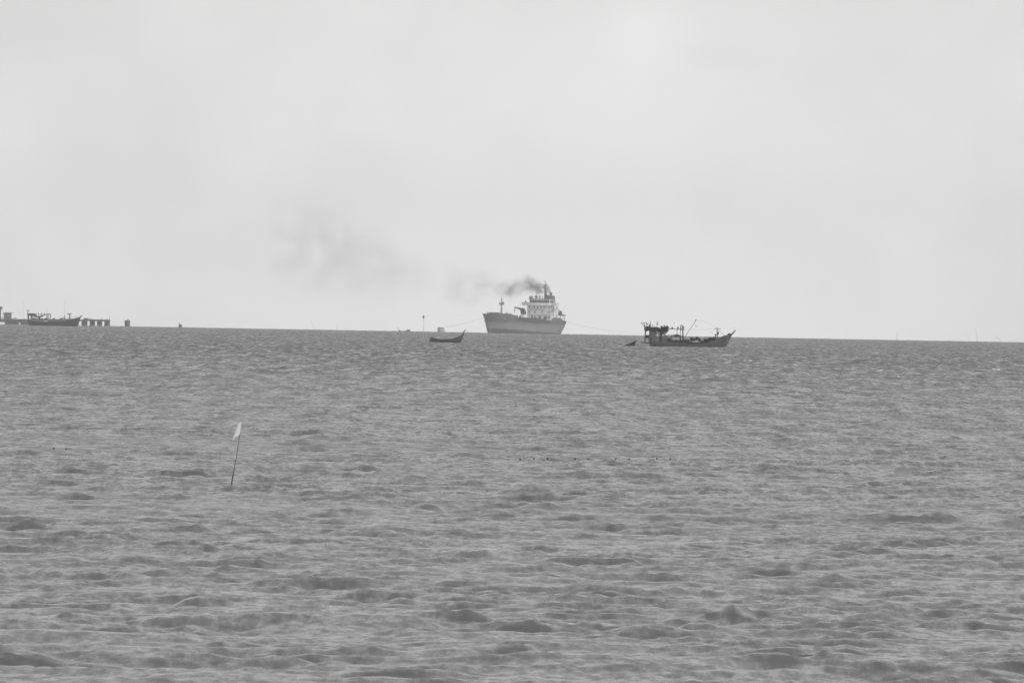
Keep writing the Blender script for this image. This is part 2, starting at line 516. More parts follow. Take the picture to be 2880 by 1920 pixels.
def ship_hull_material():
    m = bpy.data.materials.new("ship_hull_paint"); m.use_nodes = True
    nt = m.node_tree; N = nt.nodes; L = nt.links
    b = N["Principled BSDF"]; b.inputs["Roughness"].default_value = 0.5
    t = N.new("ShaderNodeTexCoord"); s = N.new("ShaderNodeSeparateXYZ")
    L.new(t.outputs["Object"], s.inputs[0])
    # the boot top is painted parallel to her keel; in ballast she sits deeper aft
    a = N.new("ShaderNodeMath"); a.operation = 'MULTIPLY_ADD'; a.inputs[1].default_value = -0.028; 
    L.new(s.outputs["X"], a.inputs[0]); L.new(s.outputs["Z"], a.inputs[2])
    n = N.new("ShaderNodeTexNoise"); n.inputs["Scale"].default_value = 0.35; n.inputs["Detail"].default_value = 6
    mp = N.new("ShaderNodeMapping"); mp.inputs["Scale"].default_value = (0.5, 0.5, 0.9)
    L.new(t.outputs["Object"], mp.inputs[0]); L.new(mp.outputs[0], n.inputs["Vector"])
    nm = N.new("ShaderNodeMath"); nm.operation = 'MULTIPLY_ADD'; nm.inputs[1].default_value = 0.8
    L.new(n.outputs["Fac"], nm.inputs[0]); L.new(a.outputs[0], nm.inputs[2])
    st = N.new("ShaderNodeMapRange"); st.inputs["From Min"].default_value = 2.1; st.inputs["From Max"].default_value = 2.5
    L.new(nm.outputs[0], st.inputs["Value"])
    # worn paint with rust-dark streaks; a paler belt above the boot top
    n2 = N.new("ShaderNodeTexNoise"); n2.inputs["Scale"].default_value = 0.10; n2.inputs["Detail"].default_value = 5
    mp2 = N.new("ShaderNodeMapping"); mp2.inputs["Scale"].default_value = (1, 1, 2.0)
    L.new(t.outputs["Object"], mp2.inputs[0]); L.new(mp2.outputs[0], n2.inputs["Vector"])
    r = N.new("ShaderNodeMapRange"); r.inputs["From Min"].default_value = 0.35; r.inputs["From Max"].default_value = 0.65
    r.inputs["To Min"].default_value = 0.105; r.inputs["To Max"].default_value = 0.16
    L.new(n2.outputs["Fac"], r.inputs["Value"])
    # belt: hull colour grows paler towards the lower side
    belt = N.new("ShaderNodeMapRange"); belt.inputs["From Min"].default_value = 8.2; belt.inputs["From Max"].default_value = 5.4
    bel2 = N.new("ShaderNodeMath"); bel2.operation = 'MULTIPLY_ADD'; bel2.inputs[1].default_value = -0.010
    L.new(s.outputs["X"], bel2.inputs[0]); L.new(s.outputs["Z"], bel2.inputs[2])
    L.new(bel2.outputs[0], belt.inputs["Value"])
    bm_ = N.new("ShaderNodeMath"); bm_.operation = 'MULTIPLY'; bm_.inputs[1].default_value = 0.12
    L.new(belt.outputs[0], bm_.inputs[0])
    ad = N.new("ShaderNodeMath"); ad.operation = 'ADD'; L.new(r.outputs[0], ad.inputs[0]); L.new(bm_.outputs[0], ad.inputs[1])
    mx = N.new("ShaderNodeMix"); mx.data_type = 'FLOAT'; mx.inputs[2].default_value = 0.078
    L.new(st.outputs[0], mx.inputs[0]); L.new(ad.outputs[0], mx.inputs[3])
    L.new(mx.outputs[0], b.inputs["Base Color"])
    return m

def build_ship():
    # local axes: +x towards the bow, +y to port, z up from the waterline
    org = water_point(1464, 935, SHIP_D)
    root = empty("tanker_ship", org)
    root.rotation_euler = (0, 0, math.radians(270) - SHIP_T)
    tag(root, "large grey tanker with white accommodation block and smoking funnel, on the horizon", "ship")
    HM = ship_hull_material()
    # stations: x_keel, z_keel, x_sheer, z_sheer, half beam at sheer, fullness power
    S = [(-53.0, -1.9, -60.3, 8.9, 4.6, 0.30, .55),
         (-51.5, -2.2, -58.5, 8.9, 7.2, 0.30, .6),
         (-48.5, -3.4, -53.5, 9.1, 8.7, 0.22, .7),
         (-42.0, -5.0, -44.0, 9.7, 9.2, 0.13),
         (-34.0, -5.5, -34.0, 8.9, 9.3, 0.07),
         (-30.0, -5.5, -30.0, 8.7, 9.3, 0.06),
         (-10.0, -5.5, -10.0, 9.3, 9.3, 0.05),
         (15.0, -5.5, 15.0, 10.1, 9.3, 0.06),
         (25.0, -5.5, 25.6, 10.7, 9.2, 0.09),
         (26.6, -5.5, 27.4, 12.4, 9.1, 0.11),
         (35.0, -5.5, 36.5, 12.9, 8.6, 0.20, 1.5),
         (42.0, -5.4, 44.8, 13.3, 7.2, 0.36, 2),
         (46.0, -5.2, 50.5, 13.4, 5.0, 0.60, 2.6),
         (48.6, -5.0, 54.0, 13.1, 2.7, 1.0, 3),
         (49.6, -4.8, 56.6, 12.7, 0.5, 1.6, 3.2)]
    loft_hull(S, nv=14, th=0.35, deck_v=0.93).build("hull", HM, root, smooth=False)
    # bulwark standing proud along the cargo deck, darker than the hull
    for side in (1, -1):
        b = MB()
        pts = []
        xs = [-27.5, -10, 5, 15, 24.5]
        for i in range(len(xs) - 1):
            xa, xb = xs[i], xs[i + 1]
            za, zb = np.interp([xa, xb], [-30, -10, 15, 25.6], [8.7, 9.3, 10.1, 10.7])
            y = side * 9.34
            yy = (min(y, y + side * 0.12), max(y, y + side * 0.12))
            bm = b.bm
            lo = np.interp([xa, xb], [-28, 8, 24.5], [7.1, 7.7, 9.3])
            v = [bm.verts.new(p) for p in ((xa, yy[0], lo[0]), (xb, yy[0], lo[1]), (xb, yy[0], zb + .5), (xa, yy[0], za + .5),
                                           (xa, yy[1], lo[0]), (xb, yy[1], lo[1]), (xb, yy[1], zb + .5), (xa, yy[1], za + .5))]
            for f in ((0, 1, 2, 3), (7, 6, 5, 4), (0, 4, 5, 1), (3, 2, 6, 7), (0, 3, 7, 4), (1, 5, 6, 2)):
                bm.faces.new([v[k] for k in f])
        b.build("bulwark", M_SHIP_BULWARK, root)
    # low raised quarter: dark mooring bulwark aft on each side
    for side in (1, -1):
        q = MB(); bm = q.bm
        prof = [(-50, 9.1), (-48, 10.4), (-44.5, 11.3), (-38, 11.4), (-33, 11.2), (-30.5, 10.4), (-29.0, 8.9)]
        y0, y1 = side * 8.9, side * 9.25
        a = [bm.verts.new((x, y0 * (1 if x > -44 else .93), z)) for x, z in prof] + [bm.verts.new((-29.5, y0, 8.3)), bm.verts.new((-48, y0 * .93, 8.5))]
        c = [bm.verts.new((x, y1 * (1 if x > -44 else .93), z)) for x, z in prof] + [bm.verts.new((-29.5, y1, 8.3)), bm.verts.new((-48, y1 * .93, 8.5))]
        n = len(a); bm.faces.new(a); bm.faces.new(c[::-1])
        for i in range(n): bm.faces.new((a[i], c[i], c[(i + 1) % n], a[(i + 1) % n]))
        q.build("quarter_bulwark", HM, root)
    # anchor housed high on each bow
    for sd in (1, -1):
        an = MB().tube([(40.2, sd * 6.6, 10.2), (40.0, sd * 7.55, 9.2)], .55, 10, .75).build("hawse_pipe", M_SHIP_GREY, root)
        MB().tube([(40.0, sd * 7.5, 9.6), (40.0, sd * 7.6, 7.9)], .22, 6).tube([(38.8, sd * 7.55, 8.5), (39.3, sd * 7.6, 7.9), (40.7, sd * 7.6, 7.9), (41.2, sd * 7.55, 8.5)], .28, 6).build("anchor", M_CABIN_LOW, an)
    # forecastle gear
    g = MB()
    g.box(40, 43, -3.2, -1.0, 12.6, 14.1, 0.9, 0.1).box(40, 43, 1.0, 3.2, 12.6, 14.1, 0.9, 0.1)
    g.build("windlass", M_SHIP_DECK, root)
    for x, y in ((47, 2.8), (47, -2.8), (36.5, 6.4), (36.5, -6.4), (50, 1.6)):
        MB().lathe([(0.45, 12.4), (0.45, 13.7), (0.6, 13.8), (0.6, 14.0)], x, y, 10).build("bollard", M_SHIP_DECK, root)
    MB().box(27.6, 29.5, -6.6, 6.6, 12.1, 13.5, 0.97, 0.1).build("forecastle_store", M_SHIP_GREY, root)
    # foremast
    fm = MB().tube([(31.0, 0, 12.2), (31.0, 0, 21.0)], 0.75, 12, 0.45).build("foremast", M_SHIP_GREY, root)
    MB().tube([(31.0, 0, 20.9), (31.0, 0, 25.6)], 0.28, 8, 0.1).build("topmast", M_SHIP_GREY, fm)
    MB().box(29.9, 32.1, -1.4, 1.4, 19.2, 19.45).box(29.8, 29.95, -1.4, 1.4, 19.45, 20.4).box(32.05, 32.2, -1.4, 1.4, 19.45, 20.4).build("crosstree", M_SHIP_GREY, fm)
    for bb in ((30.6, 31.4, -1.3, -0.7, 20.0, 20.9), (30.6, 31.4, 0.7, 1.3, 20.3, 21.5), (30.7, 31.3, -.3, .3, 22.0, 23.3)):
        MB().box(*bb, 1, .1).build("mast_light", M_METAL, fm)
    # cargo deck: pipes, manifold, catwalk, hose crane
    p = MB()
    for y in (-1.6, -0.8, 0, 0.8, 1.6):
        p.tube([(-26, y, 10.6), (26, y, 11.2)], 0.22, 6)
    for x in range(-22, 25, 6):
        p.box(x, x + .3, -2.2, 2.2, 8.7, 10.7)
    p.build("deck_pipes", M_SHIP_DECK, root)
    p = MB()
    for k in range(5): p.tube([(4 + k * 1.5, -7.8, 10.6), (4 + k * 1.5, 7.8, 10.6)], 0.25, 6).box(3.8 + k * 1.5, 4.2 + k * 1.5, 7.4, 7.8, 9.2, 10.9)
    p.build("manifold", M_SHIP_DECK, root)
    for k, x in enumerate((-18, -6, 13, 22)):
        for y in (-5.5, 5.5):
            MB().lathe([(0.9, 8.8), (0.9, 10.1), (0.5, 10.3), (0.45, 12.0), (0.6, 12.1), (0.5, 12.5)], x, y, 10).build("tank_vent", M_SHIP_DECK, root)
    # crane stands to starboard of the pipes, jib stowed forward
    cr = MB().tube([(-4.0, 0, 8.8), (-4.0, 0, 13.2)], 1.9, 16, 1.6).build("deck_crane", M_SHIP_WHITE, root)
    MB().prism([(-6.0, 13.0), (-2.6, 13.0), (-1.8, 16.6), (-2.2, 17.4), (-3.4, 17.2), (-5.6, 14.6)], -1.3, 1.3).build("crane_cab", M_METAL, cr)
    MB().prism([(-3.2, 16.2), (-3.4, 17.3), (9.8, 18.0), (9.8, 17.5), (1.0, 16.3), (-1.2, 15.0)], -.5, .5).build("crane_jib", M_METAL, cr)
    MB().tube([(9.7, 0, 17.6), (10.2, 0, 14.2)], 0.22, 6).tube([(9.2, 0, 17.5), (9.5, 0, 15.4)], 0.10, 5).build("crane_hook", M_METAL, cr)
    # ---------------- accommodation block
    X0, X1 = -41.0, -29.0          # aft and front faces
    block = MB().box(X0, X1, -8.9, 8.9, 8.9, 19.4, 1.0, 0.06).build("accommodation_block", M_SHIP_WHITE, root)
    MB().box(X0 - 3.5, X0 - 0.01, -6.2, 6.2, 8.8, 16.5, 1.0, 0.06).build("engine_casing", M_SHIP_WHITE, root)
    def window(y, z, w=0.75, h=0.95, par=block):
        f = MB().box(X1 + 0.003, X1 + 0.09, y - w / 2 - .12, y + w / 2 + .12, z - h / 2 - .12, z + h / 2 + .12).build("window", M_SHIP_GREY, par)
        MB().box(X1 + 0.093, X1 + 0.13, y - w / 2, y + w / 2, z - h / 2, z + h / 2).build("pane", M_PANE, f)
    c25 = math.cos(SHIP_T)
    def yf(px): return (px - 1481.5) * 0.24 / c25 - 8.9   # front-face offset from its starboard edge
    for px in (1488, 1501.5, 1511.5, 1521, 1531, 1544): window(yf(px), 18.2, 0.8, 1.1)
    for px in (1488, 1504.5, 1524, 1543.5): window(yf(px), 15.0, 0.75, 1.3)
    for px in (1496.5, 1504, 1520, 1536, 1543.5): window(yf(px), 11.4, 0.9, 1.5)
    for x in (-33.0, -38.0):
        for z in (18.2, 12.8):
            f = MB().box(x - .5, x + .5, 8.903, 8.98, z - .55, z + .55).build("window", M_SHIP_GREY, block)
            MB().box(x - .38, x + .38, 8.983, 9.02, z - .43, z + .43).build("pane", M_PANE, f)
    # deck edges round the block
    for z in (12.9,):
        MB().box(X1 - 0.5, X1 + 0.22, -9.0, 9.0, z, z + 0.18).build("deck_edge", M_SHIP_GREY, block)
    for i, ch in enumerate("NO SMOKING"):
        if ch == ' ': continue
        cu = bpy.data.curves.new("letter", 'FONT'); cu.body = ch; cu.size = 1.65; cu.extrude = 0.03; cu.align_x = 'CENTER'
        tmp = bpy.data.objects.new("letter_tmp", cu); C.objects.link(tmp)
        bpy.context.view_layer.update()
        me = bpy.data.meshes.new_from_object(tmp.evaluated_get(bpy.context.evaluated_depsgraph_get()))
        bpy.data.objects.remove(tmp)
        me.materials.clear(); me.name = "letter"
        lo = link("letter", me, block, M_LETTER, (X1 + 0.06, -6.0 + i * 1.05, 16.1))
        lo.rotation_euler = (math.radians(90), 0, math.radians(90))
    # lower front: dark gear against the block
    MB().box(X1 + .02, X1 + 2.6, -8.5, -4.0, 8.7, 10.4, .9, .1).build("deck_locker", M_CABIN_LOW, root)
    MB().box(X1 + .02, X1 + 2.0, 1.0, 4.4, 8.6, 10.2, .9, .1).build("deck_locker", M_CABIN_LOW, root)
    MB().lathe([(.9, 8.7), (.9, 10.5), (1.3, 11.2), (.9, 12.0), (.3, 12.3)], X1 + 2.2, 5.6, 10).build("ventilator", M_CABIN_LOW, root)
    MB().lathe([(.8, 8.7), (.8, 10.0), (1.1, 10.8), (.3, 11.2)], X1 + 2.2, -1.0, 10).build("ventilator", M_CABIN_LOW, root)
    # stairs on the port side
    st = MB()
    st.tube([(-30.0, 9.3, 15.6), (-40.0, 9.3, 18.2)], 0.22, 4)
    st.build("side_stair", M_SHIP_GREY, block)
    # bridge deck with wings, wheelhouse, monkey island
    br = MB().box(-38.5, X1 + 0.5, -8.9, 8.9, 22.7, 23.05, 1, .03).build("bridge_deck", M_SHIP_WHITE, root)
    br.location.z = -3.25
    for s in (-1, 1):
        MB().box(-33.0, X1 + 0.4, min(s * 8.95, s * 13.0), max(s * 8.95, s * 13.0), 22.6, 24.6, 1, .05).build("bridge_wing", M_SHIP_WHITE, br)
        MB().box(X1 - 0.6, X1 + 0.3, min(s * 9.6, s * 10.5), max(s * 9.6, s * 10.5), 24.6, 25.7, .8, .05).build("wing_console", M_METAL, br)
    wh = MB().box(-37.8, X1 - 0.4, -7.4, 7.4, 23.4, 27.2, 0.99, 0.05).build("wheelhouse", M_SHIP_WHITE, root)
    wh.location.z = -3.7
    xw = X1 - 0.42
    for k in range(12):
        y = -6.6 + k * 1.2
        MB().box(xw + .0, xw + 0.12, y - .52, y + .52, 25.1, 26.4).build("bridge_window", M_GLASS, wh)
    for k in range(4):
        x = X1 - 1.8 - k * 1.7
        MB().box(x - .65, x + .65, 7.38, 7.47, 25.1, 26.4).build("bridge_window", M_GLASS, wh)
    MB().box(-38.4, X1 + 0.1, -7.8, 7.8, 27.21, 27.55, 1, .03).build("wheelhouse_roof", M_SHIP_GREY, wh)
    rl = MB()
    for s in (-7.5, 7.5):
        rl.tube([(-38, s, 28.6), (X1, s, 28.6)], 0.07, 5)
        rl.tube([(-38, s, 28.1), (X1, s, 28.1)], 0.05, 5)
    rl.tube([(X1, -7.5, 28.6), (X1, 7.5, 28.6)], 0.09, 5).tube([(X1, -7.5, 28.1), (X1, 7.5, 28.1)], 0.07, 5)
    for k in range(10): rl.tube([(X1, -7.5 + k * 15 / 9, 27.5), (X1, -7.5 + k * 15 / 9, 28.7)], 0.07, 5)
    rl.build("railing", M_SHIP_GREY, wh)
    MB().box(X1 - 1.2, X1 - .2, -7.4, -5.4, 27.56, 29.4, 1, .05).build("searchlight_platform", M_SHIP_GREY, wh)
    MB().lathe([(.7, 27.6), (.7, 28.2), (1.0, 28.4), (1.1, 29.0), (.8, 29.7), (.3, 30.0)], -32, -3.6, 12).build("radar_dome", M_SHIP_GREY, wh)
    MB().lathe([(.35, 27.6), (.35, 28.6), (.75, 29.0), (.8, 29.6), (.3, 30.0)], -32, -.9, 10).lathe([(.3, 27.6), (.3, 29.2), (.5, 29.4), (.2, 29.8)], -32, 1.0, 8).build("satellite_dome", M_SHIP_WHITE, wh)
    # radar mast: pole, yards, scanners
    mx, my = -34.0, 2.3
    mast = MB().tube([(mx, my, 27.5), (mx, my, 38.0)], 0.85, 10, 0.5).build("radar_mast", M_SHIP_DECK, root)
    mast.location.z = -4.2
    MB().tube([(mx, my, 37.9), (mx, my, 40.8)], 0.22, 8, .10).build("topmast", M_SHIP_DECK, mast)
    MB().box(mx - .8, mx + .8, my - 3.8, my + 1.4, 37.6, 37.85).build("signal_yard", M_SHIP_DECK, mast)
    MB().box(mx - .9, mx + .9, my - 2.2, my + 3.0, 35.2, 35.5).tube([(mx, my + 2.4, 35.5), (mx, my + 2.4, 37.3)], 0.18, 6).box(mx + .5, mx + 1.0, my - 2.6, my + .4, 36.0, 36.4).build("radar_scanner", M_SHIP_DECK, mast)
    MB().box(mx - .2, mx + .2, my - 1.3, my - .2, 39.6, 39.9).build("yard_arm", M_SHIP_GREY, mast)
    for (y, x) in ((5.0, -33), (5.9, -34), (4.2, -32)):
        MB().lathe([(.2, 27.6), (.2, 29.3), (.45, 29.5), (.45, 30.3), (.15, 30.6)], x, y, 8).build("antenna", M_SHIP_DECK, wh)
    # funnel, a raked casing behind the wheelhouse
    fu = MB()
    bm = fu.bm
    def ring(z, xa, xb, w):
        n = 16; out = []
        for k in range(n):
            a = 2 * math.pi * k / n
            out.append(bm.verts.new(((xa + xb) / 2 + (xb - xa) / 2 * math.copysign(abs(math.cos(a)) ** .7, math.cos(a)), w * math.copysign(abs(math.sin(a)) ** .7, math.sin(a)) + 0.5, z)))
        return out
    rg = [ring(16.5, -46.5, -39.5, 3.4), ring(24, -46.2, -39.9, 3.1), ring(30.0, -46.0, -40.6, 2.8), ring(30.4, -45.6, -41.0, 2.4)]
    for a, b_ in zip(rg[:-1], rg[1:]):
        for k in range(16): bm.faces.new((a[k], a[(k + 1) % 16], b_[(k + 1) % 16], b_[k]))
    bm.faces.new(rg[-1]); bm.faces.new(rg[0][::-1])
    fo = fu.build("funnel", M_FUNNEL, root, smooth=False)
    fo.location = (-1.0, 1.0, -4.2)
    for dx in (-1.2, .6): MB().tube([(-43.3 + dx, .5, 30.2), (-43.6 + dx, .5, 32.6)], .5, 10).build("exhaust_pipe", M_SHIP_DECK, fo)
    # lifeboat and poop deck gear aft on the port quarter
    lb = MB(); lb.blob((-43.5, 7.6, 14.6), (2.9, 1.3, 1.2), .02, 3, 4)
    lb.build("lifeboat", M_CABIN_LOW, root, smooth=True)
    MB().tube([(-46.3, 8.0, 9.5), (-46.3, 8.0, 16.2)], .2, 6).build("davit", M_METAL, root)
    MB().tube([(-41.6, 8.0, 9.5), (-41.6, 8.0, 17.8)], .2, 6).build("davit", M_METAL, root)
    MB().box(-58.0, -45.0, -6.4, 6.6, 12.6, 13.5, 1, .05).build("poop_platform", M_CABIN_LOW, root)
    for x in (-57.6, -55.0):
        for y in (-5.4, 6.2): MB().tube([(x, y, 8.7), (x, y, 12.7)], .22, 8).build("platform_post", M_SHIP_GREY, root)
    MB().box(-54.0, -52.0, 4.0, 6.0, 13.5, 15.8, .8, .1).box(-49.8, -47.0, 3.2, 5.4, 13.5, 14.9, .9, .1).build("provision_winch", M_METAL, root)
    MB().tube([(-52.6, 5.4, 15.4), (-46.0, 4.0, 19.4)], .24, 6, .14).build("provision_crane", M_METAL, root)
    MB().tube([(-59.5, 0, 9), (-60.0, 0, 14)], .12, 6).build("ensign_staff", M_SHIP_GREY, root)
    r = MB()
    for k in range(9): r.tube([(-45 - k * 1.25, 7.9 - max(0, k - 4) * .75, 8.8), (-45 - k * 1.25, 7.9 - max(0, k - 4) * .75, 10.1)], .07, 4)
    r.tube([(-45, 7.9, 10.1), (-50, 7.9, 10.1), (-55, 4.9, 10.1)], .08, 4)
    r.build("railing", M_SHIP_GREY, root)
    return root
M_LETTER = grey_mat("faded_letter_paint", 0.26, .7, .1)
M_PANE = grey_mat("curtained_window_glass", 0.20, 0.2, 0.3, 1.0, spec=0.6)
ship = build_ship()
# ------------------------------------------------------------------ fishing boats
def fishing_boat(P, label, detail, name="fishing_boat", group=None):
    """P maps the pixel frame of the nearer boat's own drawing into metres (broadside, bow to the right)"""
    root = empty(name, P.loc)
    tag(root, label, "fishing boat", group)
    X = lambda px: P.x(px)
    def XZ(px, py): return P(px, py)
    ZK = -1.0
    st = []
    prof = [  # sheer px, py ; keel px at depth ; half beam ; fullness
        (1826, 961, 1830, 1.5, .35), (1832, 960.5, 1836, 2.0, .28), (1850, 960.5, 1852, 2.3, .22), (1880, 962, 1880, 2.5, .20),
        (1910, 963.5, 1910, 2.5, .20), (1940, 965.5, 1940, 2.45, .20), (1965, 964.5, 1963, 2.4, .22), (1990, 962, 1985, 2.3, .28),
        (2008, 957.5, 2000, 2.1, .36), (2018, 949.8, 2010, 1.9, .45), (2032, 945.5, 2020, 1.55, .6), (2046, 941, 2028, 1.1, .75),
        (2057, 937.5, 2034, .6, .9), (2062, 935, 2037, .3, 1.0)]
    for sx, sy, kx, hb, fp in prof:
        x, z = XZ(sx, sy)
        st.append((X(kx), ZK, x, z, hb * P.k, fp))
    loft_hull(st, nv=8, th=0.10 * P.k, deck_v=0.80).build("hull", M_HULL_MID, root, smooth=False)
    # darker upper strake (bulwark), standing proud of the hull
    for side in (1, -1):
        m = MB(); bm = m.bm
        ups = [(1876, 956.5, 961.5), (1900, 957, 962.5), (1925, 958, 964), (1945, 962.5, 965.5), (1970, 962, 964.8), (1990, 958.5, 962), (2004, 953.5, 957.5)]
        va = []; vb = []
        for px, t, b in ups:
            hb = np.interp(px, [p[0] for p in prof], [p[3] for p in prof]) * P.k
            x, zt = XZ(px, t); _, zb = XZ(px, b + .6)
            va.append((x, zt, zb, hb))
        out = [[bm.verts.new((x, side * (hb + dy), z)) for (x, zt, zb, hb) in va for z in (zt, zb)] for dy in (0.03, -0.05)]
        n = len(va)
        for i in range(n - 1):
            o, q = out
            bm.faces.new((o[2 * i], o[2 * i + 2], o[2 * i + 3], o[2 * i + 1]))
            bm.faces.new((q[2 * i + 1], q[2 * i + 3], q[2 * i + 2], q[2 * i]))
            bm.faces.new((o[2 * i], q[2 * i], q[2 * i + 2], o[2 * i + 2]))
            bm.faces.new((o[2 * i + 1], o[2 * i + 3], q[2 * i + 3], q[2 * i + 1]))
        m.build("bulwark", M_WOOD_DARK, root)
    def bx(px0, px1, py0, py1, hy, yc=0.0, t=1.0):
        x0, z1 = XZ(px0, py0); x1, z0 = XZ(px1, py1)
        return min(x0, x1), max(x0, x1), (yc - hy) * P.k, (yc + hy) * P.k, min(z0, z1), max(z0, z1), t, 0.03
    def box(px0, px1, py0, py1, hy, mat, nm, yc=0.0, par=root, t=1.0):
        return MB().box(*bx(px0, px1, py0, py1, hy, yc, t)).build(nm, mat, par)
    def bar(pts, rpx, mat, nm, par=root, y=0.0, n=7, r1=None):
        return MB().tube([(XZ(a, b)[0], (c if len(t) > 2 else y) * P.k, XZ(a, b)[1]) for t in pts for a, b, c in [(t[0], t[1], t[2] if len(t) > 2 else 0)]],
                         rpx * P.m, n, None if r1 is None else r1 * P.m).build(nm, mat, par)
    rs = MB(); bm = rs.bm
    rb = [(1840, 967), (1880, 966.8), (1920, 967.6), (1960, 966.4), (1990, 962.5)]
    va = []
    for px, py in rb:
        hb = np.interp(px, [p[0] for p in prof], [p[3] for p in prof]) * P.k * .97
        x, z = XZ(px, py); va.append((x, -hb, z))
    MB().tube(va, .075 * P.k, 6).build("rubbing_strake", M_WOOD, root)
    # bow post and the notch behind it
    bar([(2051, 946, 0), (2060, 938, 0), (2065, 932.5, 0), (2070, 928, 0)], 3.0, M_HULL_MID, "stem_post", r1=1.0)
    box(2047, 2055, 937, 942, .55, M_WOOD_DARK, "bow_bitt")
    bar([(2063, 934, .1), (2066, 921, .1)], .28, M_BAMBOO, "bow_staff")
    # stern platform overhanging the water
    MB().prism([XZ(1801, 960.6), XZ(1812, 962.0), XZ(1832, 962.3), XZ(1832, 966.2), XZ(1820, 965.8), XZ(1803, 963.4)], -1.6 * P.k, 1.6 * P.k).build("stern_platform", M_WOOD_DARK, root)
    # cabins
    low = box(1824, 1867, 945.0, 961, 1.6, M_CABIN_LOW, "lower_cabin")
    box(1828, 1833, 948, 959, .02, M_GLASS, "cabin_door", yc=-1.62, par=low)
    up = box(1829, 1867.5, 930, 945.0, 1.35, M_CABIN, "wheelhouse")
    box(1826, 1845, 928, 937, 1.5, M_CABIN_LOW, "awning_roll")
    for px in (1834.5, 1864):
        box(px - 2.6, px + 2.6, 933.8, 939.0, .02, M_GLASS, "window", yc=-1.37, par=up)
    MB().lathe([(1.5 * P.m, -.03), (2.4 * P.m, -.03), (2.4 * P.m, .03), (1.5 * P.m, .03)], 0, 0, 12)
    ring = MB().lathe([(.05, -.03), (2.3 * P.m, -.03), (2.3 * P.m, .03), (.05, .03)], 0, 0, 14).build("porthole", M_METAL, up)
    ring.rotation_euler = (math.radians(90), 0, 0); ring.location = (XZ(1843, 941)[0], -1.38 * P.k, XZ(1843, 941)[1])
    box(1829, 1846, 936, 945.5, .04, M_CABIN_LOW, "dark_panel", yc=-1.40, par=up)
    # aft shelter
    for px0, px1, y in ((1813.5, 1817, -1.2), (1813.5, 1817, 1.2), (1825.5, 1829, -1.3), (1825.5, 1829, 1.3)):
        bar([((px0 + px1) / 2 - (1.5 if px0 < 1820 else 0), 961, y), ((px0 + px1) / 2, 929, y)], 1.4, M_WOOD_DARK, "shelter_post")
    box(1815, 1828, 941.5, 951, 1.25, M_NET, "aft_locker")
    # main canopy, with a raised forward edge
    can = MB().prism([XZ(1812, 926.5), XZ(1815, 925.4), XZ(1868, 926.5), XZ(1882, 928.6), XZ(1882, 929.8), XZ(1868, 932.6), XZ(1850, 932.6), XZ(1846, 930.4), XZ(1813, 929.6)], -1.7 * P.k, 1.7 * P.k).build("canopy", M_WOOD_DARK, root)
    MB().prism([XZ(1867.6, 932.7), XZ(1879, 930.3), XZ(1868.0, 945)], -1.3 * P.k, 1.3 * P.k).build("side_screen", M_TARP, root)
    for px in (1857, 1861):
        bar([(px, 932, -1.55), (px - .4, 958, -1.7)], 1.5, M_WOOD_DARK, "cabin_post")
    # clutter on the canopy: nets, tent-shaped tarpaulin, crates, lamps
    nets = MB()
    rnd = random.Random(5)
    for k in range(12):
        px = 1817 + k * 5.4; h = rnd.uniform(4.0, 7.0)
        x, z = XZ(px, 926.5 - h * .3)
        nets.blob((x, rnd.uniform(-.7, .7) * P.k, z), (rnd.uniform(3, 5) * P.m, .8 * P.k, h * P.m), .28, 2, k)
    nets.build("net_pile", M_NET, can)
    tent = MB(); bm = tent.bm
    ap = bm.verts.new((XZ(1829.3, 905)[0], 0, XZ(1829.3, 905)[1]))
    bs = [bm.verts.new((XZ(px, 926)[0], y * P.k, XZ(px, 926)[1])) for px, y in ((1821, -1.0), (1831, -1.0), (1831, 1.0), (1821, 1.0))]
    for i in range(4): bm.faces.new((bs[i], bs[(i + 1) % 4], ap))
    bm.faces.new(bs[::-1])
    tent.build("tent_tarpaulin", M_NET, can)
    bar([(1829.2, 926, 0), (1829.6, 902, 0)], .5, M_BAMBOO, "tent_pole", can)
    box(1838.5, 1847, 919, 926, .8, M_CABIN_LOW, "roof_crate", par=can)
    bar([(1848, 926, -.3), (1847.6, 911, -.3), (1849.3, 904.5, -.3)], 1.25, M_METAL, "horn_post", can, r1=.8)
    box(1848.6, 1850.6, 903.6, 907.5, .2, M_METAL, "horn", yc=-.3, par=can)
    box(1846.6, 1851.4, 910, 911.6, .3, M_METAL, "horn_bracket", yc=-.3, par=can)
    bar([(1836, 925, .4), (1835.8, 913, .4)], .9, M_METAL, "roof_post", can)
    for px, py, tl in ((1859, 918, -1), (1862, 919, 1), (1868, 917, 1), (1875.3, 917, 1), (1879.5, 920.5, 1)):
        bar([(px - tl, 926.5, -.6), (px, py + 2, -.6)], .9, M_METAL, "lamp_bracket", can)
        x, z = XZ(px, py)
        lp = MB().lathe([(.4 * P.m, -1.6 * P.m), (2.1 * P.m, -1.0 * P.m), (2.1 * P.m, 1.2 * P.m), (.8 * P.m, 2.2 * P.m)], 0, 0, 10).build("fishing_lamp", M_LAMP, can, loc=(x, -.6 * P.k, z))
        lp.rotation_euler = (0, .35 * tl, 0)
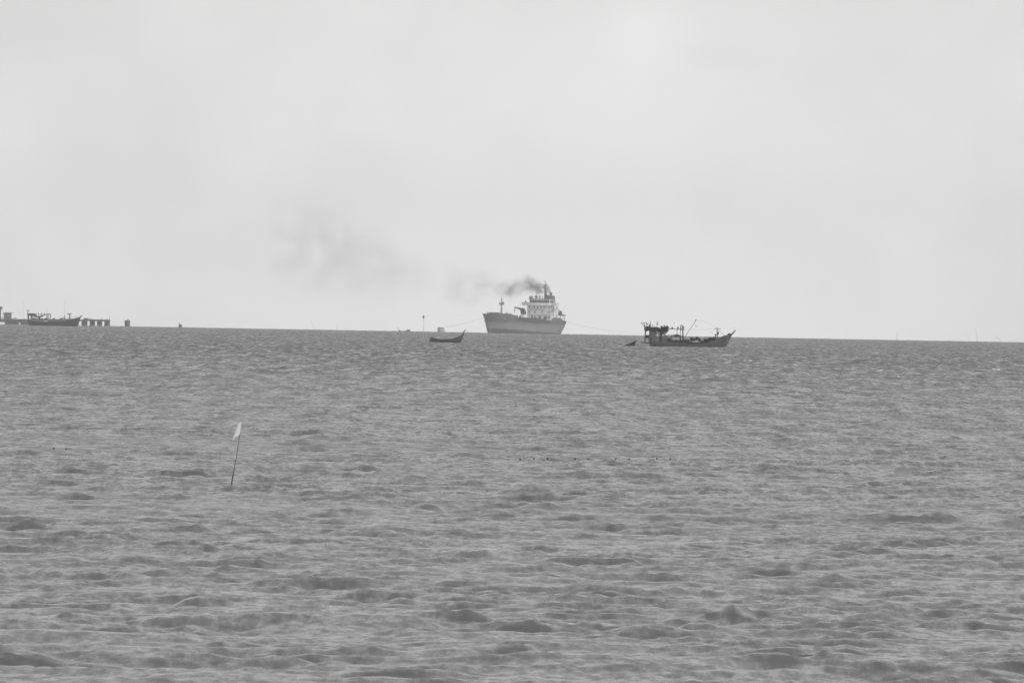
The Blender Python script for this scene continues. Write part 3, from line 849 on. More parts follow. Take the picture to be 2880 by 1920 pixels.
    # cluster of lamps on bent arms over the stern
    for i, (px, py, bxp) in enumerate(((1804.8, 907.8, 1814), (1811.5, 908.6, 1815), (1817.8, 907.2, 1820), (1821.5, 911.5, 1822))):
        bar([(bxp, 927, -1.0 + i * .5), (bxp - 1.4, 919, -1.0 + i * .5), (px, py, -1.0 + i * .5)], .75, M_METAL, "lamp_arm")
        x, z = XZ(px, py)
        MB().lathe([(.5 * P.m, -1.3 * P.m), (1.9 * P.m, -.7 * P.m), (1.7 * P.m, .9 * P.m), (.6 * P.m, 1.6 * P.m)], 0, 0, 10).build("stern_lamp", M_LAMP, root, loc=(x, (-1.0 + i * .5) * P.k, z))
    x, z = XZ(1814, 918.5)
    lb = MB(); pts = [(x + 3.2 * P.m * math.cos(a), -1.2 * P.k, z + 4.2 * P.m * math.sin(a)) for a in np.linspace(0, 2 * math.pi, 15)]
    lb.tube(pts, .6 * P.m, 6).build("life_ring", M_METAL, root)
    # horizontal lamp rail towards the masts
    bar([(1880, 924.4, -.5), (1900, 925.2, -.5), (1925, 926.2, -.5)], .95, M_METAL, "lamp_rail")
    for px in (1890.5, 1906.5):
        x, z = XZ(px, 921.6)
        MB().lathe([(3.4 * P.m, -1.8 * P.m), (3.0 * P.m, .4 * P.m), (1.4 * P.m, 1.8 * P.m), (.6 * P.m, 2.6 * P.m)], 0, 0, 12).build("rail_lamp", M_LAMP, root, loc=(x, -.5 * P.k, z))
    bar([(1904.5, 926, -.4), (1903.6, 942, -.4)], .75, M_WOOD_DARK, "rail_post")
    # twin masts
    for pts, r in (([(1914, 957, -.8), (1914.2, 920, -.8), (1916.8, 912, -.8)], 1.5), ([(1921.5, 957, .8), (1920.6, 930, .8), (1920.2, 916, .8)], 1.8)):
        bar(pts, r, M_WOOD_DARK, "mast", r1=r * .7)
    bar([(1920.4, 915, .8), (1923.6, 920, .8), (1921.2, 930, .8)], 1.1, M_WOOD_DARK, "mast_strut")
    for py in (922.5, 927, 944):
        bar([(1913, py, -.9), (1922, py, .9)], .8, M_WOOD_DARK, "crossbar")
    # low deckhouse, hatch, stacked gear amidships
    dk = box(1867, 1924, 945.0, 949.0, 1.3, M_CABIN_LOW, "deckhouse_roof")
    box(1867, 1876, 949.2, 961, 1.1, M_CABIN_LOW, "deckhouse")
    for px in (1889, 1912):
        bar([(px, 948.8, -1.2), (px, 958, -1.2)], 1.0, M_WOOD_DARK, "deckhouse_post")
    x, z = XZ(1904, 943.2)
    MB().blob((x, 0, z), (7.8 * P.m, 1.0 * P.k, 3.6 * P.m), .10, 2, 3).build("net_heap", M_NET, root)
    gear = MB(); rnd = random.Random(9)
    for k in range(9):
        px = 1869 + k * 5.2; x, z = XZ(px, 944 - rnd.uniform(0, 2.2))
        gear.blob((x, rnd.uniform(-.8, .8) * P.k, z), (rnd.uniform(2, 3.2) * P.m, .5 * P.k, rnd.uniform(1.2, 2.6) * P.m), .3, 2, k + 30)
    gear.build("deck_gear", M_CABIN_LOW, root)
    box(1876.5, 1887, 950, 961, 1.2, M_NET, "winch_box")
    box(1888, 1940, 955.6, 963, 1.7, M_WOOD_DARK, "fish_hold")
    box(1923.5, 1937, 953.5, 956, 1.2, M_WOOD, "hatch_cover")
    # boom leaning forward with a lamp at its head
    bar([(1926, 947, .3), (1957, 901.5, .3)], .62, M_WOOD, "boom")
    x, z = XZ(1957, 900)
    MB().blob((x, .3 * P.k, z), (1.9 * P.m, 1.9 * P.m, 2.2 * P.m), .1, 2, 8).build("boom_lamp", M_LAMP, root)
    # heaps, barrels and boxes on the fore deck
    fore = MB(); rnd = random.Random(21)
    for px, py, w, h in ((1944, 951, 4.5, 5), (1951, 953, 4.5, 4.5), (1960, 950, 4.2, 5.5), (1966, 953, 4.2, 5), (1973, 957, 5, 3), (1985, 955, 5.5, 4.5), (1994, 953, 5, 5), (2001, 952, 5, 5), (2007, 951, 4.5, 6)):
        x, z = XZ(px, py + 1.5)
        fore.blob((x, rnd.uniform(-.6, .6) * P.k, z), (w * P.m, .9 * P.k, h * P.m), .25, 2, int(px))
    fore.build("net_pile", M_NET, root)
    x0, z0 = XZ(1944.5, 963); x1, z1 = XZ(1944.5, 957)
    MB().lathe([(3.2 * P.m, z0), (3.6 * P.m, (z0 + z1) / 2), (3.2 * P.m, z1)], x0, -1.5 * P.k, 12).build("barrel", M_CABIN_LOW, root)
    box(1940, 1947, 948, 953.5, .5, M_CABIN_LOW, "box", yc=-.6)
    bar([(1979, 960, -1), (1979, 951, -1)], .9, M_WOOD, "deck_post")
    bar([(1998.5, 953, -.4), (1998, 946, -.4)], .8, M_WOOD, "deck_post")
    # foremast with yard
    fm = bar([(2017.6, 956, 0), (2016.8, 919.2, 0)], 1.35, M_WOOD, "foremast", r1=.9)
    bar([(2008.5, 924.4, 0), (2027.5, 924.8, 0)], .7, M_WOOD, "yard", fm)
    MB().prism([XZ(2018.2, 931.5), XZ(2021, 934), XZ(2022.4, 937.4), XZ(2020.6, 940.6), XZ(2018, 942)], -.5 * P.k, .5 * P.k).build("mast_drum", M_METAL, fm)
    bar([(2012.2, 938.5, -.5), (2013.4, 957, -.5)], 1.9, M_WOOD, "samson_post", r1=2.3)
    # stays
    bar([(2018, 927.5, 0), (2038.5, 944.5, 0)], .42, M_ROPE, "forestay")
    bar([(2016.8, 921, 0), (1985, 905, 0), (1957.5, 900, .3)], .2, M_ROPE_FAR, "stay")
    bar([(2016.8, 923, 0), (1970, 927, 0), (1921, 925, 0)], .2, M_ROPE_FAR, "stay")
    return root

P = Local(1920, 960, 1880.0); P.k = 1.0; P.m = 1880.0 / FPX
fishing_boat(P, "dark wooden fishing boat with cluttered canopy, leaning boom and upswept bow, right of the ship", True)

# the second boat lies far out in front of the concrete pier; drawn from the photograph in its own pixels
def far_fishing_boat():
    D = 4800.0
    P = Local(150, 916, D); m = D / FPX
    root = empty("fishing_boat", P.loc)
    tag(root, "dark fishing boat with lamp rack and cross-shaped foremast, in front of the concrete pier", "fishing boat")
    Z = lambda zx, zy: P(60 + zx / 13.07, 850 + zy / 13.07)      # measured on an enlargement of the photograph
    prof = [(250, 690, 330, 2.0, .35), (400, 700, 420, 2.8, .25), (800, 715, 800, 3.2, .2), (1200, 705, 1200, 3.2, .2), (1500, 690, 1480, 3.1, .25),
            (1750, 655, 1720, 2.8, .36), (1900, 610, 1850, 2.3, .5), (2050, 570, 1960, 1.5, .7), (2150, 540, 2030, .8, .9), (2190, 522, 2062, .35, 1)]
    st = [(Z(kx, 840)[0], -1.2, Z(sx, sy)[0], Z(sx, sy)[1], hb, fp) for sx, sy, kx, hb, fp in prof]
    loft_hull(st, nv=8, th=.15, deck_v=.8).build("hull", M_HULL_DARK, root)
    def bar(pts, r, mat, nm, par=root, r1=None):
        return MB().tube([(Z(a, b)[0], c, Z(a, b)[1]) for a, b, c in pts], r / 13.07 * m, 7, None if r1 is None else r1 / 13.07 * m).build(nm, mat, par)
    def box(a0, a1, b0, b1, hy, mat, nm, par=root, yc=0):
        x0, z1 = Z(a0, b0); x1, z0 = Z(a1, b1)
        return MB().box(x0, x1, yc - hy, yc + hy, min(z0, z1), max(z0, z1), 1, .03).build(nm, mat, par)
    bar([(2060, 640, 0), (2160, 545, 0), (2252, 472, 0)], 34, M_HULL_DARK, "stem_post", r1=9)
    cab = box(370, 690, 570, 720, 1.8, M_CABIN_LOW, "wheelhouse")
    MB().prism([Z(420, 520), Z(640, 530), Z(640, 640), Z(560, 600), Z(430, 560)], -1.95, -1.82).build("cabin_side_panel", M_CABIN, cab)
    box(640, 700, 520, 650, 1.2, M_WOOD_DARK, "cabin_door", cab, -.75)
    for a, y in ((250, -1.6), (262, 1.6), (365, -1.6), (385, 1.6)):
        bar([(a, 720, y), (a, 480, y)], 18, M_WOOD_DARK, "shelter_post")
    can = MB().prism([Z(235, 440), Z(330, 415), Z(520, 470), Z(640, 505), Z(830, 470), Z(870, 455), Z(860, 475), Z(720, 550), Z(640, 545), Z(420, 505), Z(240, 478)], -2.1, 2.1).build("canopy", M_WOOD_DARK, root)
    net = MB(); rnd = random.Random(3)
    for k in range(8):
        x, z = Z(300 + k * 32, 440 + k * 4)
        net.blob((x, rnd.uniform(-1, 1), z), (34 / 13.07 * m, 1.0, rnd.uniform(22, 38) / 13.07 * m), .3, 2, k)
    net.build("net_pile", M_NET, can)
    for a, b in ((335, 395), (425, 405), (480, 425), (545, 412), (640, 412), (745, 410), (850, 408)):
        bar([(a - 8, 480, -1.2), (a, b + 10, -1.2)], 11, M_METAL, "lamp_bracket", can)
        x, z = Z(a, b)
        MB().blob((x, -1.2, z), (26 / 13.07 * m, .5, 18 / 13.07 * m), .12, 2, a).build("fishing_lamp", M_LAMP, can)
    bar([(660, 452, -1.2), (860, 455, -1.2), (1085, 425, -1.2)], 9, M_METAL, "lamp_rail")
    bar([(235, 480, 0), (228, 380, 0), (236, 300, 0)], 16, M_METAL, "stern_mast")
    bar([(236, 320, 0), (175, 272, 0)], 9, M_METAL, "lamp_arm"); bar([(236, 320, 0), (300, 300, 0)], 11, M_METAL, "lamp_arm"); bar([(228, 400, 0), (320, 470, 0)], 10, M_METAL, "lamp_arm")
    x, z = Z(262, 302); MB().blob((x, 0, z), (26 / 13.07 * m, .5, 18 / 13.07 * m), .2, 2, 5).build("stern_lamp", M_LAMP, root)
    for a in (935, 985, 1067):
        bar([(a + 3, 700, 0), (a, 425, 0)], 15, M_WOOD_DARK, "mast")
    bar([(920, 432, 0), (1095, 420, 0)], 13, M_WOOD_DARK, "crossbar")
    bar([(945, 430, 0), (945, 300, 0)], 3, M_ROPE, "whip_antenna")
    heap = MB(); rnd = random.Random(8)
    for a, b, w, h in ((760, 590, 60, 20), (880, 590, 50, 24), (950, 590, 45, 28), (1200, 590, 55, 24), (1460, 590, 50, 24), (1530, 580, 34, 30), (1290, 660, 60, 30), (1170, 650, 50, 40), (1060, 680, 60, 40), (1690, 610, 90, 18), (1870, 600, 60, 18)):
        x, z = Z(a, b + 14); heap.blob((x, rnd.uniform(-1, 1), z), (w / 13.07 * m, 1.0, h / 13.07 * m), .25, 2, a)
    heap.build("net_pile", M_NET, root)
    box(720, 1500, 610, 720, 1.9, M_CABIN_LOW, "deckhouse")
    MB().box(Z(850, 0)[0], Z(990, 0)[0], -2.05, -1.92, Z(0, 700)[1], Z(0, 655)[1]).build("cabin_side_panel", M_CABIN, root)
    MB().box(Z(1310, 0)[0], Z(1450, 0)[0], -2.05, -1.92, Z(0, 695)[1], Z(0, 665)[1]).build("cabin_side_panel", M_TARP, root)
    fm = bar([(1778, 640, 0), (1770, 395, 0)], 22, M_WOOD_DARK, "foremast", r1=15)
    bar([(1680, 412, 0), (1775, 446, 0), (1850, 436, 0)], 15, M_WOOD_DARK, "yard", fm)
    x, z = Z(1830, 438); MB().blob((x, 0, z), (28 / 13.07 * m, .4, 22 / 13.07 * m), .15, 2, 6).build("mast_lamp", M_LAMP, fm)
    bar([(1778, 560, 0), (1780, 600, 0)], 34, M_METAL, "mast_drum", fm)
    bar([(1780, 520, 0), (2090, 528, 0)], 4, M_ROPE, "forestay")
    bar([(1598, 640, 0), (1596, 480, 0)], 22, M_WOOD_DARK, "deck_post", r1=12)
    return root
far_fishing_boat()

def small_boat(name, label, cat, loc_px, D, pts_sheer, keel, beam, mat, yaw=0.0, posts=(), k=1.0):
    P = Local(loc_px[0], loc_px[1], D); m = D / FPX
    root = empty(name, P.loc)
    tag(root, label, cat)
    st = []
    for (sx, sy), kx, hb, fp in zip(pts_sheer, keel, beam[0], beam[1]):
        x, z = P(sx, sy)
        st.append((P.x(kx), -.35, x, z, hb, fp))
    loft_hull(st, nv=6, th=.05, deck_v=.62).build("hull", mat, root)
    return root, P, m

r_, P, m_ = small_boat("wooden_canoe", "empty dark wooden boat with high curved prow, floating in front of the ship's bow", "boat", (1258, 958), 1890.0,
    [(1211.5, 947.0), (1216, 947.8), (1225, 951.5), (1235, 953.8), (1247, 954.3), (1262, 953.2), (1276, 950.6), (1288, 946.8), (1297, 941.5), (1303, 936.0), (1307.3, 930.0)],
    [1206, 1212, 1222, 1234, 1247, 1262, 1276, 1285, 1291, 1294, 1296],
    [[.42, .55, .72, .82, .86, .84, .75, .6, .4, .22, .07], [.3, .3, .3, .3, .3, .3, .35, .5, .7, .9, 1]], M_CANOE)
MB().tube([(P.x(1304, 934), 0, P.z(1304, 934)), (P.x(1307.2, 930), 0, P.z(1307.2, 930)), (P.x(1311, 926), 0, P.z(1311, 926))], .15, 7, .05).build("prow_horn", M_CANOE, r_)
for sx, sy in ((1222, 951.5), (1247, 955.2), (1272, 952.6)):
    MB().box(P.x(sx) - .12, P.x(sx) + .12, -.66, .66, P.z(sx, sy) - .14, P.z(sx, sy) - .06).build("thwart", M_WOOD, r_)

r_, P, m_ = small_boat("towed_skiff", "small dark skiff with raised bow, just astern of the big fishing boat", "boat", (1775, 965), 1870.0,
    [(1752, 971.5), (1760, 969.5), (1768, 966.6), (1776, 963.2), (1783, 960.0), (1788, 957.3), (1790.3, 955.6)],
    [1752, 1759, 1767, 1774, 1779, 1782, 1784],
    [[.3, .42, .5, .5, .4, .22, .07], [.3, .3, .3, .4, .6, .9, 1]], M_HULL_DARK)
MB().box(P.x(1770) - .1, P.x(1770) + .1, -.42, .42, P.z(1770, 967.5) - .05, P.z(1770, 967.5)).build("thwart", M_WOOD, r_)

r_, P, m_ = small_boat("longtail_boat", "tiny grey open boat with upright prow on the horizon, left of the marker pole", "boat", (1135, 934), 5600.0,
    [(1155, 932.0), (1152.5, 926.5), (1147, 927.5), (1141, 929.5), (1135, 930.8), (1128, 930.4), (1123.5, 928.4), (1120.5, 925.0)],
    [1155, 1152, 1147, 1141, 1135, 1129, 1125, 1122],
    [[.6, .8, .9, .95, .9, .75, .5, .2], [.3, .3, .3, .3, .35, .5, .7, 1]], M_HULL_MID)
MB().tube([(P.x(1121, 926), 0, P.z(1121, 926)), (P.x(1119.3, 923.5), 0, P.z(1119.3, 923.5)), (P.x(1118, 920), 0, P.z(1118, 920))], .22, 6, .1).build("prow_horn", M_HULL_MID, r_)
MB().box(P.x(1144.5), P.x(1153), -.7, .7, P.z(1148, 931), P.z(1148, 927), .9, .03).build("cargo_box", M_WOOD, r_)
MB().tube([(P.x(1144.7, 930), 0, P.z(1144.7, 930)), (P.x(1144.7, 924.5), 0, P.z(1144.7, 924.5))], .12, 6).build("pole", M_WOOD, r_)
MB().box(P.x(1151.2), P.x(1153.4), -.2, .2, P.z(1152, 929), P.z(1152, 925.6)).build("engine", M_METAL, r_)
# ------------------------------------------------------------------ concrete pier at the far left
def build_pier():
    D = 6300.0; m = D / FPX
    P = Local(150, 915, D)
    root = empty("concrete_pier", P.loc)
    tag(root, "long low concrete pier on thick round piles, along the horizon at far left", "pier")
    HY = 3.2
    # deck from the left edge of the frame and beyond to its right end
    MB().prism([P(-60, 896.0), P(228, 898.6), P(246, 897.2), P(309.5, 899.2), P(309.5, 904.2), P(246, 902.4), P(228, 903.0), P(60, 901.5), P(-60, 901.5)], -HY, HY).build("deck", M_CONCRETE, root)
    piles = [(-48, -30), (-26, -8), (14.5, 26), (27, 41), (42, 53.5), (57, 72), (74, 88), (92, 107), (111, 126), (130, 145), (149, 164), (168, 183), (187, 202), (205, 221), (229.3, 246.3), (252.3, 267.4), (273.0, 287.6), (293.8, 309.6)]
    for a, b in piles:
        x0, x1 = P.x(a, 908), P.x(b, 908); z1 = P.z((a + b) / 2, 902.6)
        r = min((x1 - x0) / 2, HY * .95)
        MB().lathe([(r, -3.0), (r, z1 - .3), (r * 1.03, z1)], (x0 + x1) / 2, 0, 18).build("pile", M_CONCRETE, root, smooth=False)
    # skirt wall under the deck at the left, leaving two openings
    for a, b, t, l in ((-60, 14, 900.5, 905.6), (14, 53, 900.5, 918), (57.5, 90, 901, 918)):
        x0, z1 = P(a, t); x1, z0 = P(b, l)
        MB().box(x0, x1, -HY - .3, -HY - .02, z0, z1).build("skirt_wall", M_CONCRETE_DARK, root)
    x0, z1 = P(53, 900.5); x1, z0 = P(57.5, 906.2)
    MB().box(x0, x1, -HY - .3, -HY - .02, z0, z1).build("skirt_wall", M_CONCRETE_DARK, root)
    # fittings on the deck
    for px, h, w in ((16, 5, 1.6), (39.5, 4, 1.5), (44.5, 4.5, 1.4), (71, 1.6, 1), (254, 6.8, .9), (286, 3.4, 1.6), (302, 3.6, 1.3), (5.5, 6.5, .9), (33.5, 3, 1.2)):
        x, z = P(px, 899.2 if px > 228 else 897.2)
        MB().lathe([(w * m, z - .3), (w * m * .8, z + h * m * .5), (w * m * 1.15, z + h * m * .8), (w * m * .6, z + h * m)], x, -1.4, 8).build("bollard", M_CONCRETE_DARK, root)
    x0, z0 = P(236, 897.6); x1, z1 = P(249, 894.8)
    MB().box(x0, x1, -1.8, 1.2, z0 - .3, z1, .95, .05).build("fender_block", M_CONCRETE_DARK, root)
    x, z = P(309.2, 899)
    MB().tube([(x, -1, z), (x, -1, P(309.4, 889)[1])], .13, 6).build("corner_post", M_METAL, root)
    return root
build_pier()

def pier_hut():
    D = 6300.0; m = D / FPX
    P = Local(20, 915, D)
    zt = P.z(20, 897.0)
    root = empty("pier_hut", (P.loc.x, P.loc.y, P.loc.z + zt))
    tag(root, "small square hut with flat overhanging roof, standing on the left end of the concrete pier", "hut")
    z = lambda py: P.z(20, py) - zt
    h = MB().box(P.x(10.8), P.x(31), -2.0, 2.0, -0.1, z(880.5)).build("wall", M_CABIN_LOW, root)
    MB().box(P.x(7.4), P.x(34), -2.5, 2.5, z(880.5) + .01, z(878.8), 1, .03).build("roof", M_CONCRETE_DARK, root)
    w = MB().box(P.x(21), P.x(26.5), -2.08, -2.003, z(888.5), z(884.5)).build("window", M_SHIP_GREY, root)
    MB().tube([(P.x(8.6), -2.2, 0), (P.x(8.6), -2.2, z(880.6))], .14, 6).build("roof_post", M_METAL, root)
pier_hut()

def pier_sign():
    D = 6280.0
    P = Local(2, 915, D)
    zt = P.z(2, 897)
    root = empty("pier_sign", (P.loc.x, P.loc.y, P.loc.z + zt))
    tag(root, "square board on a thick post above the pier, cut by the left picture edge", "sign")
    z = lambda py: P.z(2, py) - zt
    MB().box(P.x(-3), P.x(1.8), -.35, .35, -.1, z(862)).build("post", M_WOOD_DARK, root)
    MB().box(P.x(-6), P.x(5.6), -.62, -.37, z(869.8), z(861.8)).build("board", M_CABIN_LOW, root)
pier_sign()

def dolphin():
    D = 6300.0; m = D / FPX
    P = Local(358, 917, D)
    root = empty("mooring_dolphin", P.loc)
    tag(root, "lone round concrete dolphin with a knob on top, standing right of the concrete pier", "mooring dolphin")
    r = 7.6 * m; z1 = P.z(358, 900.5)
    MB().lathe([(r, -2), (r, z1 * .5), (r * 1.02, z1 - .4), (r * 1.04, z1)], 0, 0, 20).build("pile", M_CONCRETE, root)
    MB().lathe([(.35, z1), (.3, z1 + .5), (.42, z1 + .9), (.2, z1 + 1.2)], P.x(359.3), 0, 10).build("bollard", M_CONCRETE_DARK, root)
dolphin()

def marker_buoy():
    D = 6000.0; m = D / FPX
    P = Local(507, 919, D)
    root = empty("channel_buoy", P.loc)
    tag(root, "small dark lump of a buoy on the horizon, right of the lone concrete dolphin", "buoy")
    MB().lathe([(.9, -.8), (1.35, .3), (1.3, 1.2), (.9, 2.1), (.35, 2.5)], 0, 0, 14).build("float_body", M_CABIN_LOW, root, smooth=False)
    MB().tube([(-.6, 0, 1.7), (-.95, 0, 3.1)], .22, 8, .28).build("top_mark", M_METAL, root)
marker_buoy()

def mooring_buoy():
    D = 5600.0; m = D / FPX
    P = Local(1240, 935, D)
    root = empty("mooring_buoy", P.loc)
    tag(root, "pale rounded mooring buoy on the horizon, tied by a long line to the ship's bow", "buoy")
    x0, x1 = P.x(1229.5), P.x(1249.5); r = (x1 - x0) / 2
    z1 = P.z(1240, 921.5)
    MB().lathe([(r * .8, -1), (r * .97, .2), (r, z1 * .45), (r * .93, z1 * .75), (r * .72, z1 * .95), (r * .4, z1 * 1.02)], 0, 0, 24).build("float_body", M_BUOY, root, smooth=True)
    MB().lathe([(r * .86, z1 * .84), (r * .93, z1 * .88), (r * .8, z1 * 1.0), (r * .5, z1 * 1.06), (r * .3, z1 * 1.06)], 0, 0, 24).build("rim", M_CABIN_LOW, root)
    MB().prism([(r * .86, -.5), (r * 1.02, -.5), (r * 1.04, z1 * .6), (r * .8, z1 * .98), (r * .7, z1 * .9), (r * .86, z1 * .55)], -.5, .5).build("fender", M_METAL, root)
    MB().lathe([(.5, -.5), (.55, 0), (.3, .4)], 0, 0, 10).build("hook", M_METAL, root, loc=(-r * .7, 0, z1))
mooring_buoy()

def stake(name, label, cat, pts, D, r, mat, r1=None, group=None):
    """a pole driven into the shallow sea bed, given by photograph pixels from the water up"""
    P = Local(pts[0][0], pts[0][1], D)
    co = [(P(a, b)[0], 0, P(a, b)[1]) for a, b in pts]
    d = Vector(co[0]) - Vector(co[1]); d.normalize()
    co = [tuple(Vector(co[0]) + d * 1.2)] + co
    o = MB().tube(co, r, 7, r1).build(name, mat)
    o.location = P.loc
    tag(o, label, cat, group)
    return o

def marker_pole():
    D = 1950.0; m = D / FPX
    P = Local(1190, 961, D)
    root = empty("marker_pole", P.loc)
    tag(root, "tall pale pole with a tattered flag at its top, left of the pale mooring buoy", "marker pole")
    MB().tube([(P.x(1187.5, 962), 0, -1.0), (P(1188, 958)[0], 0, P(1188, 958)[1]), (P(1191.6, 940)[0], 0, P(1191.6, 940)[1]), (P(1191.8, 887)[0], 0, P(1191.8, 887)[1])], .082, 8, .06).build("pole", grey_mat("pale_pole_wood", .45, .8, .2, 2.0), root)
    MB().tube([P3(P, 1192, 886), P3(P, 1192.8, 890), P3(P, 1191.6, 894)], .10, 6, .12).build("top_wrap", M_WOOD, root)
    fl = MB(); bm = fl.bm
    a = [P(1191.6, 886.5), (P(1188, 890)), P(1187.5, 893.5), P(1189.5, 894.6), P(1191.5, 893)]
    for dy in (-.02,):
        pass
    fl.prism(a, -.02, .02)
    fl.build("flag", M_TARP, root)
def P3(P, a, b): 
    x, z = P(a, b); return (x, 0, z)
marker_pole()

stake("fishing_stake", "thin pale stake leaning left on the horizon, left of the short upright stake", "stake", [(887, 930), (881, 916), (874.5, 902)], 3000, .05, M_ROPE_FAR, .03, "fishing stakes standing in the sea")
stake("fishing_stake", "short upright stake on the horizon between the leaning stake and the tiny grey boat", "stake", [(948, 940), (948.2, 926), (948.6, 914)], 3000, .055, M_WOOD, .03, "fishing stakes standing in the sea")
stake("fishing_stake", "upright stake breaking the horizon right of the big fishing boat's bow", "stake", [(2522, 985), (2522.3, 958), (2523.6, 934)], 1400, .03, M_WOOD, .018, "fishing stakes standing in the sea")
stake("fishing_stake", "tallest thin stake on the horizon near the right edge", "stake", [(2749, 962), (2747, 942), (2744.4, 922)], 3400, .07, M_WOOD, .03, "fishing stakes standing in the sea")
stake("fishing_stake", "faint short stake leaning beside the tallest stake at right", "stake", [(2728, 961), (2725, 952), (2721, 943)], 3400, .045, M_ROPE_FAR, .03, "fishing stakes standing in the sea")
stake("fishing_stake", "bent stake nearest the right edge, its tip drooping to the left", "stake", [(2812.4, 962), (2812.4, 956), (2808, 952), (2799, 945.5)], 3400, .07, M_WOOD, .03, "fishing stakes standing in the sea")

_n = M_FLAG.node_tree
_tr = _n.nodes.new("ShaderNodeBsdfTranslucent"); _tr.inputs["Color"].default_value = (.95, .95, .95, 1)
_mx = _n.nodes.new("ShaderNodeMixShader"); _mx.inputs[0].default_value = .5
_n.links.new(_n.nodes["Principled BSDF"].outputs[0], _mx.inputs[1]); _n.links.new(_tr.outputs[0], _mx.inputs[2])
_n.links.new(_mx.outputs[0], _n.nodes["Material Output"].inputs["Surface"])
def flag_marker():
    D = 213.0; m = D / FPX
    P = Local(651, 1365, D)
    root = empty("flag_marker", P.loc)
    tag(root, "thin leaning bamboo stake with a white rag flag at its tip, in the near water", "flag marker")
    q = lambda a, b, y=0.0: (P(a, b)[0], y, P(a, b)[1])
    MB().tube([q(650.6, 1378), q(652.5, 1352), q(656.5, 1330)], .017, 8, .011).build("wet_base", M_BAMBOO_WET, root)
    MB().tube([q(656.5, 1330), q(660.5, 1308), q(665, 1284), q(670, 1250), q(674.6, 1222), q(680, 1184)], .0105, 8, .0065).build("pole", M_BAMBOO, root)
    MB().tube([q(661.3, 1290), q(662.3, 1280.5)], .011, 8, .012).build("white_tie", M_FLAG, root)
    # the flag: a limp sheet with a trailing tail, folded in depth
    bm = bmesh.new()
    left = [(678.0, 1185.5), (672.5, 1189.5), (667.0, 1194.5), (664.8, 1204), (662.2, 1213), (659.0, 1222), (655.2, 1232), (654.6, 1240)]
    right = [(680.2, 1184.0), (679.6, 1192), (678.4, 1200), (677.2, 1208), (675.8, 1216), (674.8, 1223.4), (665.5, 1225), (656.6, 1237)]
    NU = 7
    grid = []
    for j, (l, r) in enumerate(zip(left, right)):
        row = []
        for i in range(NU):
            t = i / (NU - 1)
            a = l[0] + (r[0] - l[0]) * t; b = l[1] + (r[1] - l[1]) * t
            y = .035 * math.sin(t * 7.5 + j * .5) * (1 - t) - .02 - .03 * j
            row.append(bm.verts.new(q(a, b, y)))
        grid.append(row)
    for j in range(len(grid) - 1):
        for i in range(NU - 1):
            bm.faces.new((grid[j][i], grid[j][i + 1], grid[j + 1][i + 1], grid[j + 1][i]))
    
    h = MB(); h.bm.free(); h.bm = bm
    fo = h.build("flag", M_FLAG, root, smooth=True)
    sd = fo.modifiers.new("sub", 'SUBSURF'); sd.levels = 1; sd.render_levels = 2
flag_marker()

# ------------------------------------------------------------------ net floats
def net_floats():
    xs = [(1463, 1293.4), (1501.5, 1291.3), (1539.5, 1291.5), (1617.2, 1292), (1654.8, 1292.3), (1693.6, 1293), (1731.4, 1292.4), (1769.8, 1292.8), (1847.5, 1291.8), (1885, 1292.2), (83, 1263.2), (151.5, 1262.2), (185, 1264.6)]
    D = 262.0
    base = None
    for i, (px, py) in enumerate(xs):
        d = 262.0 if px > 1000 else 264.0
        p = water_point(px, py, d)
        near_left = px < 1000
        dz, x_, y_ = 0.0, p.x, p.y
        ray = air_point(px, py, d)
        if base is None:
            base = MB().lathe([(.012, -.030), (.034, -.024), (.044, 0.0), (.034, .024), (.012, .030)], 0, 0, 12).build("net_float", M_FLOAT)
            o = base
        else:
            o = base.copy(); C.objects.link(o)
        o.location = (p.x, p.y, ray.z + .025)
        o.rotation_euler = (math.radians(90), RNG.uniform(-.2, .2), RNG.uniform(-.5, .5) + math.radians(90))
        nth = ["leftmost float", "second float from the left", "third float from the left, with a gap after it", "fourth float, just right of the gap", "fifth float from the left", "sixth and darkest float", "seventh float from the left", "eighth float from the left", "ninth float, after the second gap", "rightmost float"]
        if not near_left: lab = nth[i] + " of the long dark row"
        else: lab = ["small dark float nearest the left edge, left of the flag marker", "middle one of three small dark floats left of the flag marker", "dark float of the left three nearest to the flag marker"][i - 10]
        tag(o, lab, "net float", "floats along the net line")
        o.scale = (.7, .7, .9)
net_floats()

# ------------------------------------------------------------------ whitecaps
def whitecap(px, py, w, h, label, seed):
    d = dist_for(px, py)
    P = Local(px, py, d); m = d / FPX
    rnd = random.Random(seed)
    b = MB()
    for k in range(7):
        t = rnd.uniform(-1, 1)
        b.blob((t * w / 2 * m, rnd.uniform(-.5, .5) * m * w * .5, (rnd.uniform(-.2, .8) - .4 * t * t) * h * .5 * m), (w * .22 * m * rnd.uniform(.6, 1.1), w * .22 * m, h * .35 * m * rnd.uniform(.6, 1.2)), .35, 2, seed + k)
    o = b.build("whitecap", M_FOAM)
    o.location = air_point(px, py, d)
    tag(o, label, "whitecap", "small breaking crests"); 
    return o
def dist_for(px, py):
    """distance at which the mean sea surface shows at that pixel"""
    ray = CAM_R @ Vector((px - 1440, -(py - 960), -FPX)); ray.normalize()
    a = -ray.z
    # h + d^2/2R = a d
    disc = a * a - 2 * CAM_H / REARTH
    return (a - math.sqrt(max(disc, 0))) * REARTH
whitecap(2800, 1040, 17, 5, "brightest white breaking crest, near the right edge below the horizon", 3)
whitecap(2475, 1042, 12, 3.5, "thin white breaking crest left of the brightest one", 5)
whitecap(2527, 1059, 6, 4.5, "tiny white breaking crest just below and right of the thin one", 8)
whitecap(2114, 1016, 9, 3, "small white breaking crest below the big fishing boat's bow", 12)
whitecap(1946.5, 1194, 3.2, 3.2, "single white fleck on the dark wave face below the big fishing boat", 14)
